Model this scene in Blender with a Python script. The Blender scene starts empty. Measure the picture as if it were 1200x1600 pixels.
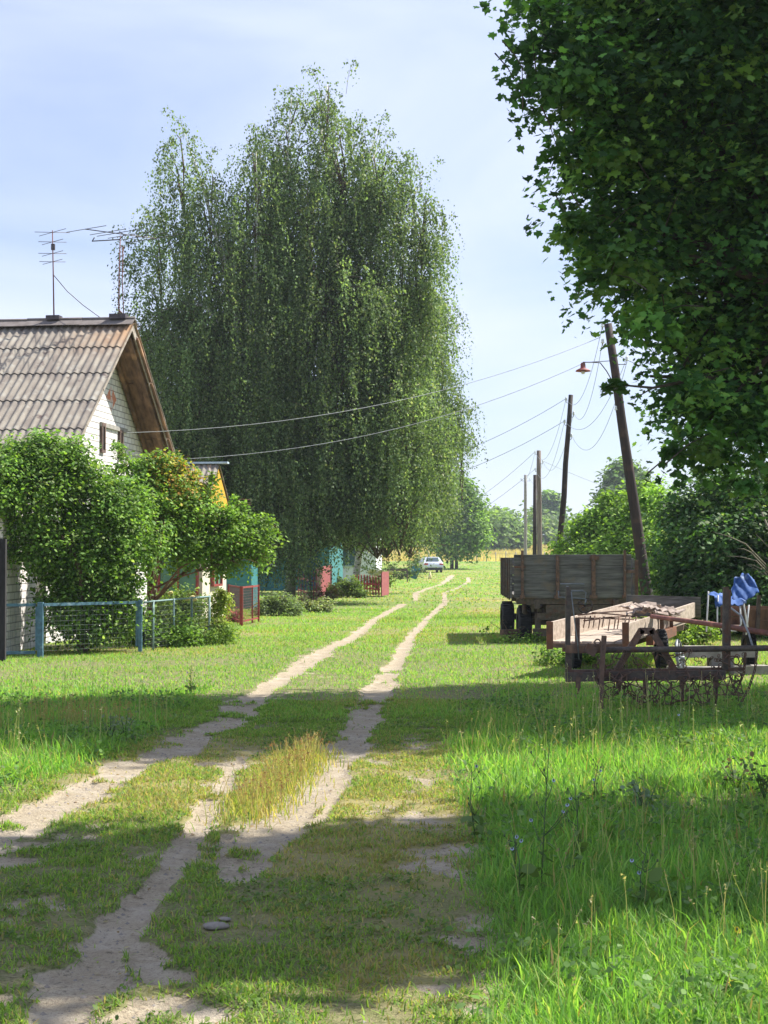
import bpy, math, random
import numpy as np
from mathutils import Vector, Matrix, Euler

# ------------------------------------------------------------------ camera, sky, sun, exposure
S = bpy.context.scene
C = S.collection
PITCH = math.atan(68 / 2400.0)
EYE = Vector((0, 0, 1.6))
cd = bpy.data.cameras.new('camera'); cam = bpy.data.objects.new('camera', cd); C.objects.link(cam)
cam.location = EYE; cam.rotation_euler = (math.pi / 2 + PITCH, 0, 0)
cd.sensor_fit = 'VERTICAL'; cd.sensor_height = 36; cd.sensor_width = 27
cd.lens = 36 * 2400 / 1600.0; cd.clip_start = 0.1; cd.clip_end = 5000
S.camera = cam

SUN_AZ, SUN_EL = 64.0, 50.0            # degrees; azimuth clockwise from the view direction (+Y)
az, el = math.radians(SUN_AZ), math.radians(SUN_EL)
SUN = Vector((math.sin(az) * math.cos(el), math.cos(az) * math.cos(el), math.sin(el)))
sl = bpy.data.lights.new('sun', 'SUN'); sun = bpy.data.objects.new('sun', sl); C.objects.link(sun)
sl.energy = 4.5; sl.angle = math.radians(0.55); sl.color = (1.0, 0.95, 0.86)
sun.rotation_euler = SUN.to_track_quat('Z', 'Y').to_euler(); sun.location = (30, 20, 40)

w = bpy.data.worlds.new('World'); S.world = w; w.use_nodes = True
nt = w.node_tree; nt.nodes.clear()
def nd(t, ty, **k):
    n = t.nodes.new(ty)
    for a, b in k.items():
        if hasattr(n, a): setattr(n, a, b)
    return n
sky = nd(nt, 'ShaderNodeTexSky'); sky.sky_type = 'NISHITA'; sky.sun_disc = False
sky.sun_elevation = el; sky.sun_rotation = az; sky.air_density = 1.0; sky.dust_density = 0.6; sky.ozone_density = 1.6
tc = nd(nt, 'ShaderNodeTexCoord'); mp = nd(nt, 'ShaderNodeMapping')
mp.inputs['Scale'].default_value = (1.1, 1.1, 3.6); mp.inputs['Location'].default_value = (0.35, 0.2, 0.5)
nz = nd(nt, 'ShaderNodeTexNoise'); nz.inputs['Scale'].default_value = 1.7; nz.inputs['Detail'].default_value = 6
nz.inputs['Roughness'].default_value = 0.48; nz.inputs['Distortion'].default_value = 0.5
cr = nd(nt, 'ShaderNodeMapRange'); cr.inputs[1].default_value = 0.40; cr.inputs[2].default_value = 0.64
cr.inputs[3].default_value = 0.25; cr.inputs[4].default_value = 0.95
mx = nd(nt, 'ShaderNodeMixRGB'); mx.inputs[2].default_value = (6.9, 7.3, 8.5, 1)
bg = nd(nt, 'ShaderNodeBackground'); bg.inputs[1].default_value = 0.074
wo = nd(nt, 'ShaderNodeOutputWorld')
L = nt.links.new
hsv = nd(nt, 'ShaderNodeMixRGB', blend_type='MULTIPLY'); hsv.inputs[0].default_value = 1; hsv.inputs[2].default_value = (.79, .82, .91, 1)
L(tc.outputs['Generated'], mp.inputs[0]); L(mp.outputs[0], nz.inputs['Vector']); L(nz.outputs[0], cr.inputs[0])
L(cr.outputs[0], mx.inputs[0]); L(sky.outputs[0], mx.inputs[1]); L(mx.outputs[0], hsv.inputs[1]); L(hsv.outputs[0], bg.inputs[0]); L(bg.outputs[0], wo.inputs[0])
S.view_settings.view_transform = 'Standard'; S.view_settings.look = 'None'
S.view_settings.exposure = 1.20; S.view_settings.gamma = 1.0
S.render.engine = 'CYCLES'
cy = S.cycles
cy.max_bounces = 6; cy.diffuse_bounces = 3; cy.glossy_bounces = 2; cy.transmission_bounces = 4; cy.transparent_max_bounces = 6
cy.volume_bounces = 0; cy.use_denoising = True; cy.caustics_reflective = False; cy.caustics_refractive = False

# ------------------------------------------------------------------ helpers
rng = np.random.default_rng(7); random.seed(5)
FW = Vector((0, math.cos(PITCH), math.sin(PITCH))); UP = Vector((0, -math.sin(PITCH), math.cos(PITCH)))
def ray(px, py): return FW + UP * ((800 - py) / 2400.0) + Vector(((px - 600) / 2400.0, 0, 0))
def P(px, py, Y):                       # where the photo shows it, at distance Y
    d = ray(px, py); return EYE + d * (Y / d.y)
def G(px, py, z=0.0):
    d = ray(px, py); return EYE + d * ((z - EYE.z) / d.z)

def vnoise(x, y, s, seed=0):
    r = np.random.default_rng(seed + 100).random((256, 256))
    x = np.asarray(x) / s + 1000; y = np.asarray(y) / s + 1000
    xi = np.floor(x).astype(int); yi = np.floor(y).astype(int); fx = x - xi; fy = y - yi
    fx = fx * fx * (3 - 2 * fx); fy = fy * fy * (3 - 2 * fy)
    a = r[xi % 256, yi % 256]; b = r[(xi + 1) % 256, yi % 256]; c = r[xi % 256, (yi + 1) % 256]; d = r[(xi + 1) % 256, (yi + 1) % 256]
    return (a * (1 - fx) + b * fx) * (1 - fy) + (c * (1 - fx) + d * fx) * fy
def fnoise(x, y, s, seed=0): return .55 * vnoise(x, y, s, seed) + .3 * vnoise(x, y, s / 2.1, seed + 1) + .15 * vnoise(x, y, s / 4.3, seed + 2)
def sstep(a, b, x):
    t = np.clip((x - a) / (b - a), 0, 1); return t * t * (3 - 2 * t)

ROOTMAT = {}
def props(o, label=None, cat=None, group=None, kind=None):
    if label: o['label'] = label
    if cat: o['category'] = cat
    if group: o['group'] = group
    if kind: o['kind'] = kind
    return o
def thing(name, label, cat, loc, rz=0.0, group=None):
    o = bpy.data.objects.new(name, None); C.objects.link(o); o.empty_display_size = .2
    o.location = loc; o.rotation_euler = (0, 0, rz)
    ROOTMAT[o.name] = (Matrix.Translation(Vector(loc)) @ Matrix.Rotation(rz, 4, 'Z')).inverted()
    return props(o, label, cat, group)
def dup(root, loc=None, rz=None, label=None):
    r = root.copy(); C.objects.link(r)
    if loc is not None: r.location = loc
    if rz is not None: r.rotation_euler = (0, 0, rz)
    if label: r['label'] = label
    for ch in list(root.children):
        c = ch.copy(); C.objects.link(c); c.parent = r
        for g in list(ch.children):
            d = g.copy(); C.objects.link(d); d.parent = c
    return r

class MB:
    def __init__(s): s.v = []; s.f = []; s.sm = []
    def add(s, vs, fs, smooth=False):
        n = len(s.v); s.v += [Vector(v) for v in vs]; s.f += [tuple(n + i for i in f) for f in fs]; s.sm += [smooth] * len(fs); return s
    def box(s, c, d, M=None, jit=0):
        c = Vector(c); h = Vector(d) / 2; vs = []
        for z in (-1, 1):
            for y in (-1, 1):
                for x in (-1, 1):
                    v = Vector((x * h.x, y * h.y, z * h.z))
                    if jit: v += Vector((random.uniform(-jit, jit), random.uniform(-jit, jit), random.uniform(-jit, jit)))
                    if M: v = M @ v
                    vs.append(c + v)
        return s.add(vs, [(0, 2, 3, 1), (4, 5, 7, 6), (0, 1, 5, 4), (2, 6, 7, 3), (0, 4, 6, 2), (1, 3, 7, 5)])
    def beam(s, a, b, w_, h_, up=(0, 0, 1), jit=0):       # rectangular bar from a to b
        a = Vector(a); b = Vector(b); d = (b - a); l = d.length; d = d / l; u = Vector(up)
        if abs(d.dot(u)) > .98: u = Vector((0, 1, 0))
        x = d.cross(u).normalized(); z = x.cross(d).normalized()
        M = Matrix((x, d, z)).transposed()
        return s.box((a + b) / 2, (w_, l, h_), M, jit)
    def tube(s, pts, rad, n=8, cap=True, smooth=True):
        pts = [Vector(p) for p in pts]; m = len(pts)
        if not hasattr(rad, '__len__'): rad = [rad] * m
        vs = []; prev = None
        for i, p in enumerate(pts):
            t = (pts[min(i + 1, m - 1)] - pts[max(i - 1, 0)])
            if t.length < 1e-9: t = Vector((0, 0, 1))
            t.normalize()
            if prev is None:
                a = Vector((1, 0, 0)) if abs(t.x) < .8 else Vector((0, 1, 0)); u = (a - t * a.dot(t)).normalized()
            else:
                u = prev - t * prev.dot(t)
                u = u.normalized() if u.length > 1e-6 else Vector((1, 0, 0))
            prev = u; v = t.cross(u)
            for k in range(n):
                an = 2 * math.pi * k / n; vs.append(p + (u * math.cos(an) + v * math.sin(an)) * rad[i])
        fs = [(i * n + k, i * n + (k + 1) % n, (i + 1) * n + (k + 1) % n, (i + 1) * n + k) for i in range(m - 1) for k in range(n)]
        s.add(vs, fs, smooth)
        if cap:
            nb = len(s.v) - m * n
            s.f += [tuple(nb + k for k in range(n - 1, -1, -1)), tuple(nb + (m - 1) * n + k for k in range(n))]; s.sm += [False, False]
        return s
    def lathe(s, c, prof, n=24, axis='Z'):                # profile of (r, h)
        c = Vector(c); vs = []
        R = {'Z': Matrix.Identity(3), 'Y': Matrix.Rotation(-math.pi / 2, 3, 'X'), 'X': Matrix.Rotation(math.pi / 2, 3, 'Y')}[axis]
        for r, h in prof:
            for k in range(n):
                an = 2 * math.pi * k / n; vs.append(c + R @ Vector((r * math.cos(an), r * math.sin(an), h)))
        fs = [(i * n + k, i * n + (k + 1) % n, (i + 1) * n + (k + 1) % n, (i + 1) * n + k) for i in range(len(prof) - 1) for k in range(n)]
        return s.add(vs, fs, True)
    def torus(s, c, R, r, nrm=(0, 0, 1), n=20, m=6, sx=1, sy=1):
        q = Vector(nrm).normalized().to_track_quat('Z', 'Y')
        pts = [Vector(c) + q @ Vector((R * sx * math.cos(2 * math.pi * k / n), R * sy * math.sin(2 * math.pi * k / n), 0)) for k in range(n + 1)]
        return s.tube(pts, r, m, cap=False)
    def prism(s, prof, a, b, M=None):                     # profile list of Vectors (in a plane) swept by vector b-a
        n = len(prof); d = Vector(b) - Vector(a); A = [Vector(p) + Vector(a) for p in prof]; B = [p + d for p in A]
        return s.add(A + B, [tuple(range(n - 1, -1, -1)), tuple(range(n, 2 * n))] + [(k, (k + 1) % n, n + (k + 1) % n, n + k) for k in range(n)])
    def build(s, name, mat, parent=None, local=False):
        me = bpy.data.meshes.new(name); vs = s.v
        if parent is not None and not local:
            r = parent
            while r.parent: r = r.parent
            M = ROOTMAT[r.name]; vs = [M @ v for v in vs]
        me.from_pydata([tuple(v) for v in vs], [], s.f)
        me.polygons.foreach_set('use_smooth', s.sm); me.materials.append(mat); me.update()
        o = bpy.data.objects.new(name, me); C.objects.link(o)
        if parent is not None: o.parent = parent
        return o

def npmesh(name, V, F, mat, tint=None, parent=None, smooth=False, attrs=None, nrm=None):
    """V (n,3), F (m,k) with one k; tint (n,3) linear colour per vertex"""
    V = np.asarray(V, dtype=np.float32)
    if parent is not None:
        r = parent
        while r.parent: r = r.parent
        M = np.array(ROOTMAT[r.name]); V = (V @ M[:3, :3].T + M[:3, 3]).astype(np.float32)
    me = bpy.data.meshes.new(name); n = len(V); m, k = F.shape
    me.vertices.add(n); me.vertices.foreach_set('co', V.ravel())
    me.loops.add(m * k); me.loops.foreach_set('vertex_index', F.astype(np.int32).ravel())
    me.polygons.add(m); me.polygons.foreach_set('loop_start', (np.arange(m) * k).astype(np.int32))
    if smooth: me.polygons.foreach_set('use_smooth', np.ones(m, bool))
    me.update(calc_edges=True)
    if tint is not None:
        a = me.attributes.new('tint', 'FLOAT_COLOR', 'POINT'); c = np.ones((n, 4), np.float32); c[:, :3] = np.clip(tint, 0, 1); a.data.foreach_set('color', c.ravel())
    for kk, vv in (attrs or {}).items():
        a = me.attributes.new(kk, 'FLOAT', 'POINT'); a.data.foreach_set('value', np.asarray(vv, np.float32))
    me.materials.append(mat)
    o = bpy.data.objects.new(name, me); C.objects.link(o)
    if parent is not None: o.parent = parent
    return o

# ------------------------------------------------------------------ materials
def newmat(name):
    m = bpy.data.materials.new(name); m.use_nodes = True; t = m.node_tree; b = t.nodes['Principled BSDF']; return m, t, b
def mat(name, c1, c2=None, scale=(8, 8, 8), rough=.7, bump=.15, metal=0, lo=.35, hi=.65, c3=None, s3=2.5, detail=6, coord='Object', bdist=.01, spec=.4):
    m, t, b = newmat(name); b.inputs['Roughness'].default_value = rough; b.inputs['Metallic'].default_value = metal
    b.inputs['Specular IOR Level'].default_value = spec
    c2 = c2 or tuple(x * .7 for x in c1)
    tc = nd(t, 'ShaderNodeTexCoord'); mp = nd(t, 'ShaderNodeMapping'); mp.inputs['Scale'].default_value = scale
    n = nd(t, 'ShaderNodeTexNoise'); n.inputs['Scale'].default_value = 1; n.inputs['Detail'].default_value = detail; n.inputs['Roughness'].default_value = .6
    r = nd(t, 'ShaderNodeMapRange'); r.inputs[1].default_value = lo; r.inputs[2].default_value = hi
    x = nd(t, 'ShaderNodeMixRGB'); x.inputs[1].default_value = (*c1, 1); x.inputs[2].default_value = (*c2, 1)
    K = t.links.new
    K(tc.outputs[coord], mp.inputs[0]); K(mp.outputs[0], n.inputs['Vector']); K(n.outputs[0], r.inputs[0]); K(r.outputs[0], x.inputs[0])
    out = x.outputs[0]
    if c3:
        n3 = nd(t, 'ShaderNodeTexNoise'); n3.inputs['Scale'].default_value = s3; n3.inputs['Detail'].default_value = 5
        r3 = nd(t, 'ShaderNodeMapRange'); r3.inputs[1].default_value = .55; r3.inputs[2].default_value = .68
        x3 = nd(t, 'ShaderNodeMixRGB'); x3.inputs[2].default_value = (*c3, 1)
        K(tc.outputs[coord], n3.inputs['Vector']); K(n3.outputs[0], r3.inputs[0]); K(r3.outputs[0], x3.inputs[0]); K(out, x3.inputs[1]); out = x3.outputs[0]
    K(out, b.inputs['Base Color'])
    if bump:
        bn = nd(t, 'ShaderNodeBump'); bn.inputs['Strength'].default_value = bump; bn.inputs['Distance'].default_value = bdist
        K(n.outputs[0], bn.inputs['Height']); K(bn.outputs[0], b.inputs['Normal'])
    return m
def leafmat(name, trans=.35, rough=.45, spec=.35):
    m, t, b = newmat(name); K = t.links.new
    a = nd(t, 'ShaderNodeAttribute', attribute_name='tint')
    b.inputs['Roughness'].default_value = rough; b.inputs['Specular IOR Level'].default_value = spec
    tr = nd(t, 'ShaderNodeBsdfTranslucent'); mxs = nd(t, 'ShaderNodeMixShader'); mxs.inputs[0].default_value = trans
    hs = nd(t, 'ShaderNodeMixRGB', blend_type='MULTIPLY'); hs.inputs[0].default_value = 1; hs.inputs[2].default_value = (1.5, 1.55, .7, 1)
    K(a.outputs['Color'], b.inputs['Base Color']); K(a.outputs['Color'], hs.inputs[1]); K(hs.outputs[0], tr.inputs['Color'])
    K(b.outputs[0], mxs.inputs[1]); K(tr.outputs[0], mxs.inputs[2]); K(mxs.outputs[0], t.nodes['Material Output'].inputs['Surface'])
    return m
LEAF = leafmat('leaf', .38, .6, .2); BLADE = leafmat('grass_blade', .48, .55, .25)
bark = mat('bark', (.10, .075, .055), (.035, .028, .022), (14, 14, 3), .9, .6)
m_birchbark = mat('birch_bark', (.62, .60, .56), (.06, .055, .05), (3, 3, 14), .8, .3, lo=.52, hi=.62)
m_twig = mat('twig', (.12, .08, .055), (.07, .05, .035), (20, 20, 20), .8, .1)
m_rust = mat('rusted_steel', (.19, .11, .078), (.08, .055, .045), (18, 18, 18), .8, .35, c3=(.14, .065, .04), s3=6)
m_darkiron = mat('dark_iron', (.12, .09, .072), (.055, .045, .04), (22, 22, 22), .65, .3, c3=(.10, .045, .028), s3=7)
m_greywood = mat('grey_boards', (.17, .17, .165), (.065, .063, .062), (2.5, 14, 30), .9, .5, c3=(.16, .13, .10), s3=3.2)
m_palewood = mat('pale_boards', (.47, .39, .32), (.27, .215, .17), (3, 12, 16), .85, .4)
m_brownboard = mat('brown_boards', (.24, .14, .09), (.085, .05, .035), (9, 2, 4), .85, .5, c3=(.42, .24, .14), s3=1.6)
m_pole = mat('creosoted_pole', (.04, .024, .02), (.012, .009, .009), (16, 16, 1.2), .8, .5, c3=(.06, .034, .025), s3=3)
m_polegrey = mat('weathered_grey_pole', (.22, .17, .14), (.10, .07, .06), (14, 14, 1.2), .85, .4)
m_concrete = mat('concrete', (.34, .32, .29), (.22, .21, .19), (9, 9, 9), .9, .3)
m_tyre = mat('tyre_rubber', (.028, .030, .034), (.014, .014, .016), (20, 20, 20), .8, .3)
m_redpaint = mat('red_paint', (.30, .045, .04), (.20, .04, .035), (9, 9, 9), .6, .2, c3=(.13, .06, .04), s3=5)
m_redfence = mat('red_fence_paint', (.34, .045, .055), (.22, .035, .04), (5, 5, 14), .6, .2)
m_redboards = mat('faded_red_paint', (.32, .085, .09), (.24, .06, .065), (3, 3, 9), .6, .15)
m_orange = mat('orange_primer', (.24, .095, .05), (.11, .06, .04), (12, 12, 12), .7, .3)
m_bluefence = mat('blue_fence_paint', (.09, .20, .27), (.05, .11, .15), (16, 16, 16), .55, .2, c3=(.20, .30, .34), s3=9)
m_palefence = mat('pale_green_paint', (.22, .34, .34), (.14, .22, .22), (16, 16, 16), .6, .2)
m_wire = mat('grey_wire', (.24, .26, .27), (.14, .15, .16), (10, 10, 10), .5, 0, metal=.3)
m_mesh = mat('mesh_wire', (.16, .19, .19), (.09, .10, .10), (10, 10, 10), .6, 0)
m_redmesh = mat('red_mesh_wire', (.36, .13, .13), (.22, .08, .08), (10, 10, 10), .6, 0)
m_porcelain = mat('porcelain', (.75, .77, .78), (.6, .62, .63), (10, 10, 10), .3, 0)
m_ant = mat('antenna_metal', (.10, .085, .09), (.05, .04, .045), (20, 20, 20), .5, 0, metal=.4)
m_antred = mat('rusty_mast', (.20, .06, .045), (.10, .035, .03), (20, 20, 5), .7, .1)
m_roof = None
def roofmat():
    m, t, b = newmat('corrugated_slate'); K = t.links.new; b.inputs['Roughness'].default_value = .9
    tc = nd(t, 'ShaderNodeTexCoord')
    def noise(s, d=6, sc=(1, 1, 1)):
        mp = nd(t, 'ShaderNodeMapping'); mp.inputs['Scale'].default_value = sc; n = nd(t, 'ShaderNodeTexNoise'); n.inputs['Scale'].default_value = s; n.inputs['Detail'].default_value = d
        K(tc.outputs['Object'], mp.inputs[0]); K(mp.outputs[0], n.inputs['Vector']); return n.outputs[0]
    def rmp(o, a, c):
        r = nd(t, 'ShaderNodeMapRange'); r.inputs[1].default_value = a; r.inputs[2].default_value = c; K(o, r.inputs[0]); return r.outputs[0]
    x = nd(t, 'ShaderNodeMixRGB'); x.inputs[1].default_value = (.28, .25, .205, 1); x.inputs[2].default_value = (.165, .14, .12, 1); K(rmp(noise(2.2, 8, (3, 1, 1)), .35, .65), x.inputs[0])
    y = nd(t, 'ShaderNodeMixRGB'); y.inputs[2].default_value = (.31, .295, .255, 1); K(rmp(noise(5, 5), .55, .75), y.inputs[0]); K(x.outputs[0], y.inputs[1])
    y2 = nd(t, 'ShaderNodeMixRGB'); y2.inputs[2].default_value = (.085, .06, .055, 1); K(rmp(noise(3.5, 8), .63, .72), y2.inputs[0]); K(y.outputs[0], y2.inputs[1])
    # orange lichen towards the ridge at the street end
    sp = nd(t, 'ShaderNodeSeparateXYZ'); K(tc.outputs['Object'], sp.inputs[0])
    d1 = rmp(sp.outputs['X'], -1.6, .1); d2 = rmp(sp.outputs['Z'], 5.35, 6.2)
    mu = nd(t, 'ShaderNodeMath', operation='MULTIPLY'); K(d1, mu.inputs[0]); K(d2, mu.inputs[1])
    mu2 = nd(t, 'ShaderNodeMath', operation='MULTIPLY'); K(mu.outputs[0], mu2.inputs[0]); K(rmp(noise(3, 5), .25, .6), mu2.inputs[1])
    z = nd(t, 'ShaderNodeMixRGB'); z.inputs[2].default_value = (.33, .18, .08, 1); K(mu2.outputs[0], z.inputs[0]); K(y2.outputs[0], z.inputs[1])
    K(z.outputs[0], b.inputs['Base Color'])
    bn = nd(t, 'ShaderNodeBump'); bn.inputs['Strength'].default_value = .4; bn.inputs['Distance'].default_value = .01; K(noise(40, 4), bn.inputs['Height']); K(bn.outputs[0], b.inputs['Normal'])
    return m
m_roof = roofmat()
def brickmat(name, ax, c1=(.80, .78, .75), c2=(.68, .66, .63), mortar=(.30, .28, .27), patch=None):
    m, t, b = newmat(name); K = t.links.new; b.inputs['Roughness'].default_value = .85
    tc = nd(t, 'ShaderNodeTexCoord'); sp = nd(t, 'ShaderNodeSeparateXYZ'); cb = nd(t, 'ShaderNodeCombineXYZ')
    K(tc.outputs['Object'], sp.inputs[0]); K(sp.outputs['Z'], cb.inputs[1])
    sn = nd(t, 'ShaderNodeSeparateXYZ'); K(tc.outputs['Normal'], sn.inputs[0]); na = nd(t, 'ShaderNodeMath', operation='ABSOLUTE'); K(sn.outputs['X'], na.inputs[0])
    ng = nd(t, 'ShaderNodeMath', operation='GREATER_THAN'); ng.inputs[1].default_value = .5; K(na.outputs[0], ng.inputs[0])
    mxf = nd(t, 'ShaderNodeMix', data_type='FLOAT'); K(ng.outputs[0], mxf.inputs[0]); K(sp.outputs['X'], mxf.inputs[2]); K(sp.outputs['Y'], mxf.inputs[3]); K(mxf.outputs[0], cb.inputs[0])
    br = nd(t, 'ShaderNodeTexBrick'); br.inputs['Scale'].default_value = 1; br.inputs['Brick Width'].default_value = .26; br.inputs['Row Height'].default_value = .125
    br.inputs['Mortar Size'].default_value = .011; br.inputs['Mortar Smooth'].default_value = .2; br.inputs['Color1'].default_value = (*c1, 1); br.inputs['Color2'].default_value = (*c2, 1); br.inputs['Mortar'].default_value = (*mortar, 1)
    K(cb.outputs[0], br.inputs['Vector'])
    n = nd(t, 'ShaderNodeTexNoise'); n.inputs['Scale'].default_value = 2.2; n.inputs['Detail'].default_value = 6; K(tc.outputs['Object'], n.inputs['Vector'])
    r = nd(t, 'ShaderNodeMapRange'); r.inputs[1].default_value = .35; r.inputs[2].default_value = .75; r.inputs[3].default_value = 1; r.inputs[4].default_value = .78; K(n.outputs[0], r.inputs[0])
    x = nd(t, 'ShaderNodeMixRGB', blend_type='MULTIPLY'); x.inputs[0].default_value = 1; K(br.outputs['Color'], x.inputs[1]); K(r.outputs[0], x.inputs[2])
    out = x.outputs[0]
    if patch:     # a patch of bare red brick in the gable: a diamond of its own shape
        sb = nd(t, 'ShaderNodeVectorMath', operation='SUBTRACT'); sb.inputs[1].default_value = patch; K(tc.outputs['Object'], sb.inputs[0])
        ab = nd(t, 'ShaderNodeVectorMath', operation='ABSOLUTE'); K(sb.outputs[0], ab.inputs[0])
        s2 = nd(t, 'ShaderNodeSeparateXYZ'); K(ab.outputs[0], s2.inputs[0])
        a1 = nd(t, 'ShaderNodeMath', operation='MULTIPLY'); a1.inputs[1].default_value = .75; K(s2.outputs['Y'], a1.inputs[0])
        a2 = nd(t, 'ShaderNodeMath', operation='ADD'); K(a1.outputs[0], a2.inputs[0]); K(s2.outputs['Z'], a2.inputs[1])
        lt = nd(t, 'ShaderNodeMath', operation='LESS_THAN'); lt.inputs[1].default_value = .27; K(a2.outputs[0], lt.inputs[0])
        ml = nd(t, 'ShaderNodeMath', operation='MULTIPLY'); K(lt.outputs[0], ml.inputs[0])
        n2 = nd(t, 'ShaderNodeTexNoise'); n2.inputs['Scale'].default_value = 5; K(tc.outputs['Object'], n2.inputs['Vector'])
        r2 = nd(t, 'ShaderNodeMapRange'); r2.inputs[1].default_value = .36; r2.inputs[2].default_value = .5; K(n2.outputs[0], r2.inputs[0]); K(r2.outputs[0], ml.inputs[1])
        y = nd(t, 'ShaderNodeMixRGB'); y.inputs[2].default_value = (.55, .20, .11, 1); K(ml.outputs[0], y.inputs[0]); K(out, y.inputs[1]); out = y.outputs[0]
    K(out, b.inputs['Base Color'])
    bn = nd(t, 'ShaderNodeBump'); bn.inputs['Strength'].default_value = .6; bn.inputs['Distance'].default_value = .01; bn.invert = True
    K(br.outputs['Fac'], bn.inputs['Height']); K(bn.outputs[0], b.inputs['Normal'])
    return m
def glassmat(name, c=(.05, .08, .09), rough=.08):
    m, t, b = newmat(name); b.inputs['Base Color'].default_value = (*c, 1); b.inputs['Roughness'].default_value = rough; b.inputs['Specular IOR Level'].default_value = .8; return m
m_glass = glassmat('window_glass')

# ------------------------------------------------------------------ ground: ruts and patches measured on the flat lane
def pl(pts): return [(G(x, y).x, G(x, y).y, wd) for x, y, wd in pts]
RUTS = [
    pl([(-160, 1400, .6), (-60, 1335, .58), (50, 1280, .62), (130, 1235, .55), (215, 1192, .52), (262, 1172, .5), (330, 1138, .48), (385, 1100, .48), (420, 1072, .46), (470, 1040, .42), (510, 1015, .42), (550, 997, .36), (580, 973, .34), (605, 958, .32), (630, 944, .3)]),
    pl([(640, 1000, .3), (628, 1019, .34), (612, 1045, .38), (592, 1075, .46), (572, 1115, .5), (553, 1150, .5), (525, 1185, .5), (485, 1240, .5), (455, 1275, .46), (405, 1320, .42), (370, 1345, .36)]),
    pl([(640, 1002, .3), (643, 995, .28), (662, 973, .26), (683, 953, .26), (697, 941, .24)]),
    pl([(697, 941, .22), (693, 927, .14), (717, 918, .2), (733, 908, .3), (730, 902, .25)]),
    pl([(649, 938, .22), (651, 927, .32), (664, 921, .25), (690, 913, .3), (700, 906, .55), (706, 899, .55)]), pl([(667, 898, .7), (715, 898, .6)]),
    pl([(380, 1180, .16), (352, 1220, .2), (312, 1280, .24), (280, 1335, .24), (245, 1385, .24), (195, 1440, .28), (155, 1500, .27), (100, 1590, .32), (60, 1700, .36)]),
    pl([(215, 1470, .2), (240, 1500, .26), (260, 1520, .2)]), pl([(355, 1300, .1), (360, 1375, .14), (420, 1345, .14)]), pl([(540, 1185, .14), (525, 1240, .13), (500, 1280, .1)]),
    pl([(1170, 1085, .3), (1290, 1088, .5)]),
]
FAINT = [pl([(40, 1290, .3), (180, 1290, .22), (330, 1300, .2)]), pl([(610, 1180, .5), (650, 1270, .55), (690, 1400, .35), (720, 1500, .32), (740, 1620, .36)]), pl([(430, 1100, .3), (400, 1160, .3), (350, 1240, .35), (260, 1340, .4), (60, 1420, .5)]), pl([(620, 1130, .3), (660, 1170, .3)])]
def pdist(x, y, poly):
    best = np.full(x.shape, 1e9)
    for (x0, y0, w0), (x1, y1, w1) in zip(poly[:-1], poly[1:]):
        dx, dy = x1 - x0, y1 - y0; t = np.clip(((x - x0) * dx + (y - y0) * dy) / (dx * dx + dy * dy + 1e-9), 0, 1)
        d = np.hypot(x - x0 - t * dx, y - y0 - t * dy) / (w0 + t * (w1 - w0)) * 2.25; best = np.minimum(best, d)
    return best
def dirt(x, y):
    d = np.full(x.shape, 9.0); ed = 1 + .75 * (fnoise(x, y, .45, 3) - .5) * 2 + .5 * (vnoise(x, y, .13, 5) - .5)
    for r in RUTS: d = np.minimum(d, pdist(x, y, r))
    a = sstep(1.25, .45, d * ed)
    f = np.full(x.shape, 9.0)
    for r in FAINT: f = np.minimum(f, pdist(x, y, r))
    b = .5 * sstep(2.2, .3, f) * sstep(.47, .66, fnoise(x, y, .33, 12))
    c = .75 * sstep(.60, .76, fnoise(x, y, .42, 30)) * sstep(.4, .6, fnoise(x, y, 1.4, 31)) * (1 - lush(x, y)) * sstep(26, 14, y)
    a = a * (1 - .8 * sstep(.66, .78, fnoise(x, y, .38, 33)) * sstep(30, 20, y)); dd = np.clip(np.maximum(np.maximum(a, b), c), 0, 1)
    return np.clip(dd + .9 * (vnoise(x, y, .10, 34) - .5) * sstep(.04, .3, dd) * sstep(1.0, .7, dd), 0, 1)
_rb = [(G(px, py).y, G(px, py).x) for px, py in [(800, 1760), (775, 1600), (745, 1500), (722, 1400), (720, 1250), (690, 1170), (720, 1110), (800, 1050)]]
_lb = [(G(px, py).y, G(px, py).x) for px, py in [(-200, 1400), (-60, 1290), (60, 1225), (160, 1190), (215, 1170), (300, 1120), (340, 1080), (350, 1045)]]
def _ix(t, y): a = np.array(sorted(t)); return np.interp(y, a[:, 0], a[:, 1])
def lush(x, y):
    n = (fnoise(x, y, 1.3, 8) - .5) * .8
    r = sstep(-.12, .35, x - _ix(_rb, y) + n * .5) * sstep(24, 15.5, y + n * 3)
    l = sstep(-.1, .3, _ix(_lb, y) - x + n * .4) * sstep(21.5, 17.5, y + n * 2)
    return np.maximum(r, l)
def dry(x, y):
    n = fnoise(x, y, 3.2, 40); a = sstep(.5, .72, n) * .8
    m = sstep(0, .6, x - (-2.6)) * sstep(1.2, .5, x) * sstep(9.0, 10.0, y) * sstep(14.5, 12.5, y) * (.4 + .9 * fnoise(x, y, .6, 44))
    b = sstep(26, 40, y) * .28 * sstep(.42, .6, fnoise(x, y, 7, 50))
    wn = sstep(-1.2, -.2, x) * sstep(1.1, .6, x) * sstep(10.5, 9.0, y) * .75 * sstep(.35, .65, fnoise(x, y, .5, 47)); return np.clip(a * .7 + m * .9 + b + wn, 0, 1) * (1 - lush(x, y) * .85)
def height(x, y):
    z = .85 * sstep(135, 200, y) + 2.6 * sstep(200, 330, y) + 6 * sstep(330, 900, y)
    near = np.exp(-(y / 60) ** 2)
    return z + near * ((fnoise(x, y, 2.5, 60) - .5) * .06)
def full_height(x, y): return height(x, y) - .035 * dirt(x, y) * sstep(60, 20, y)

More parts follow.
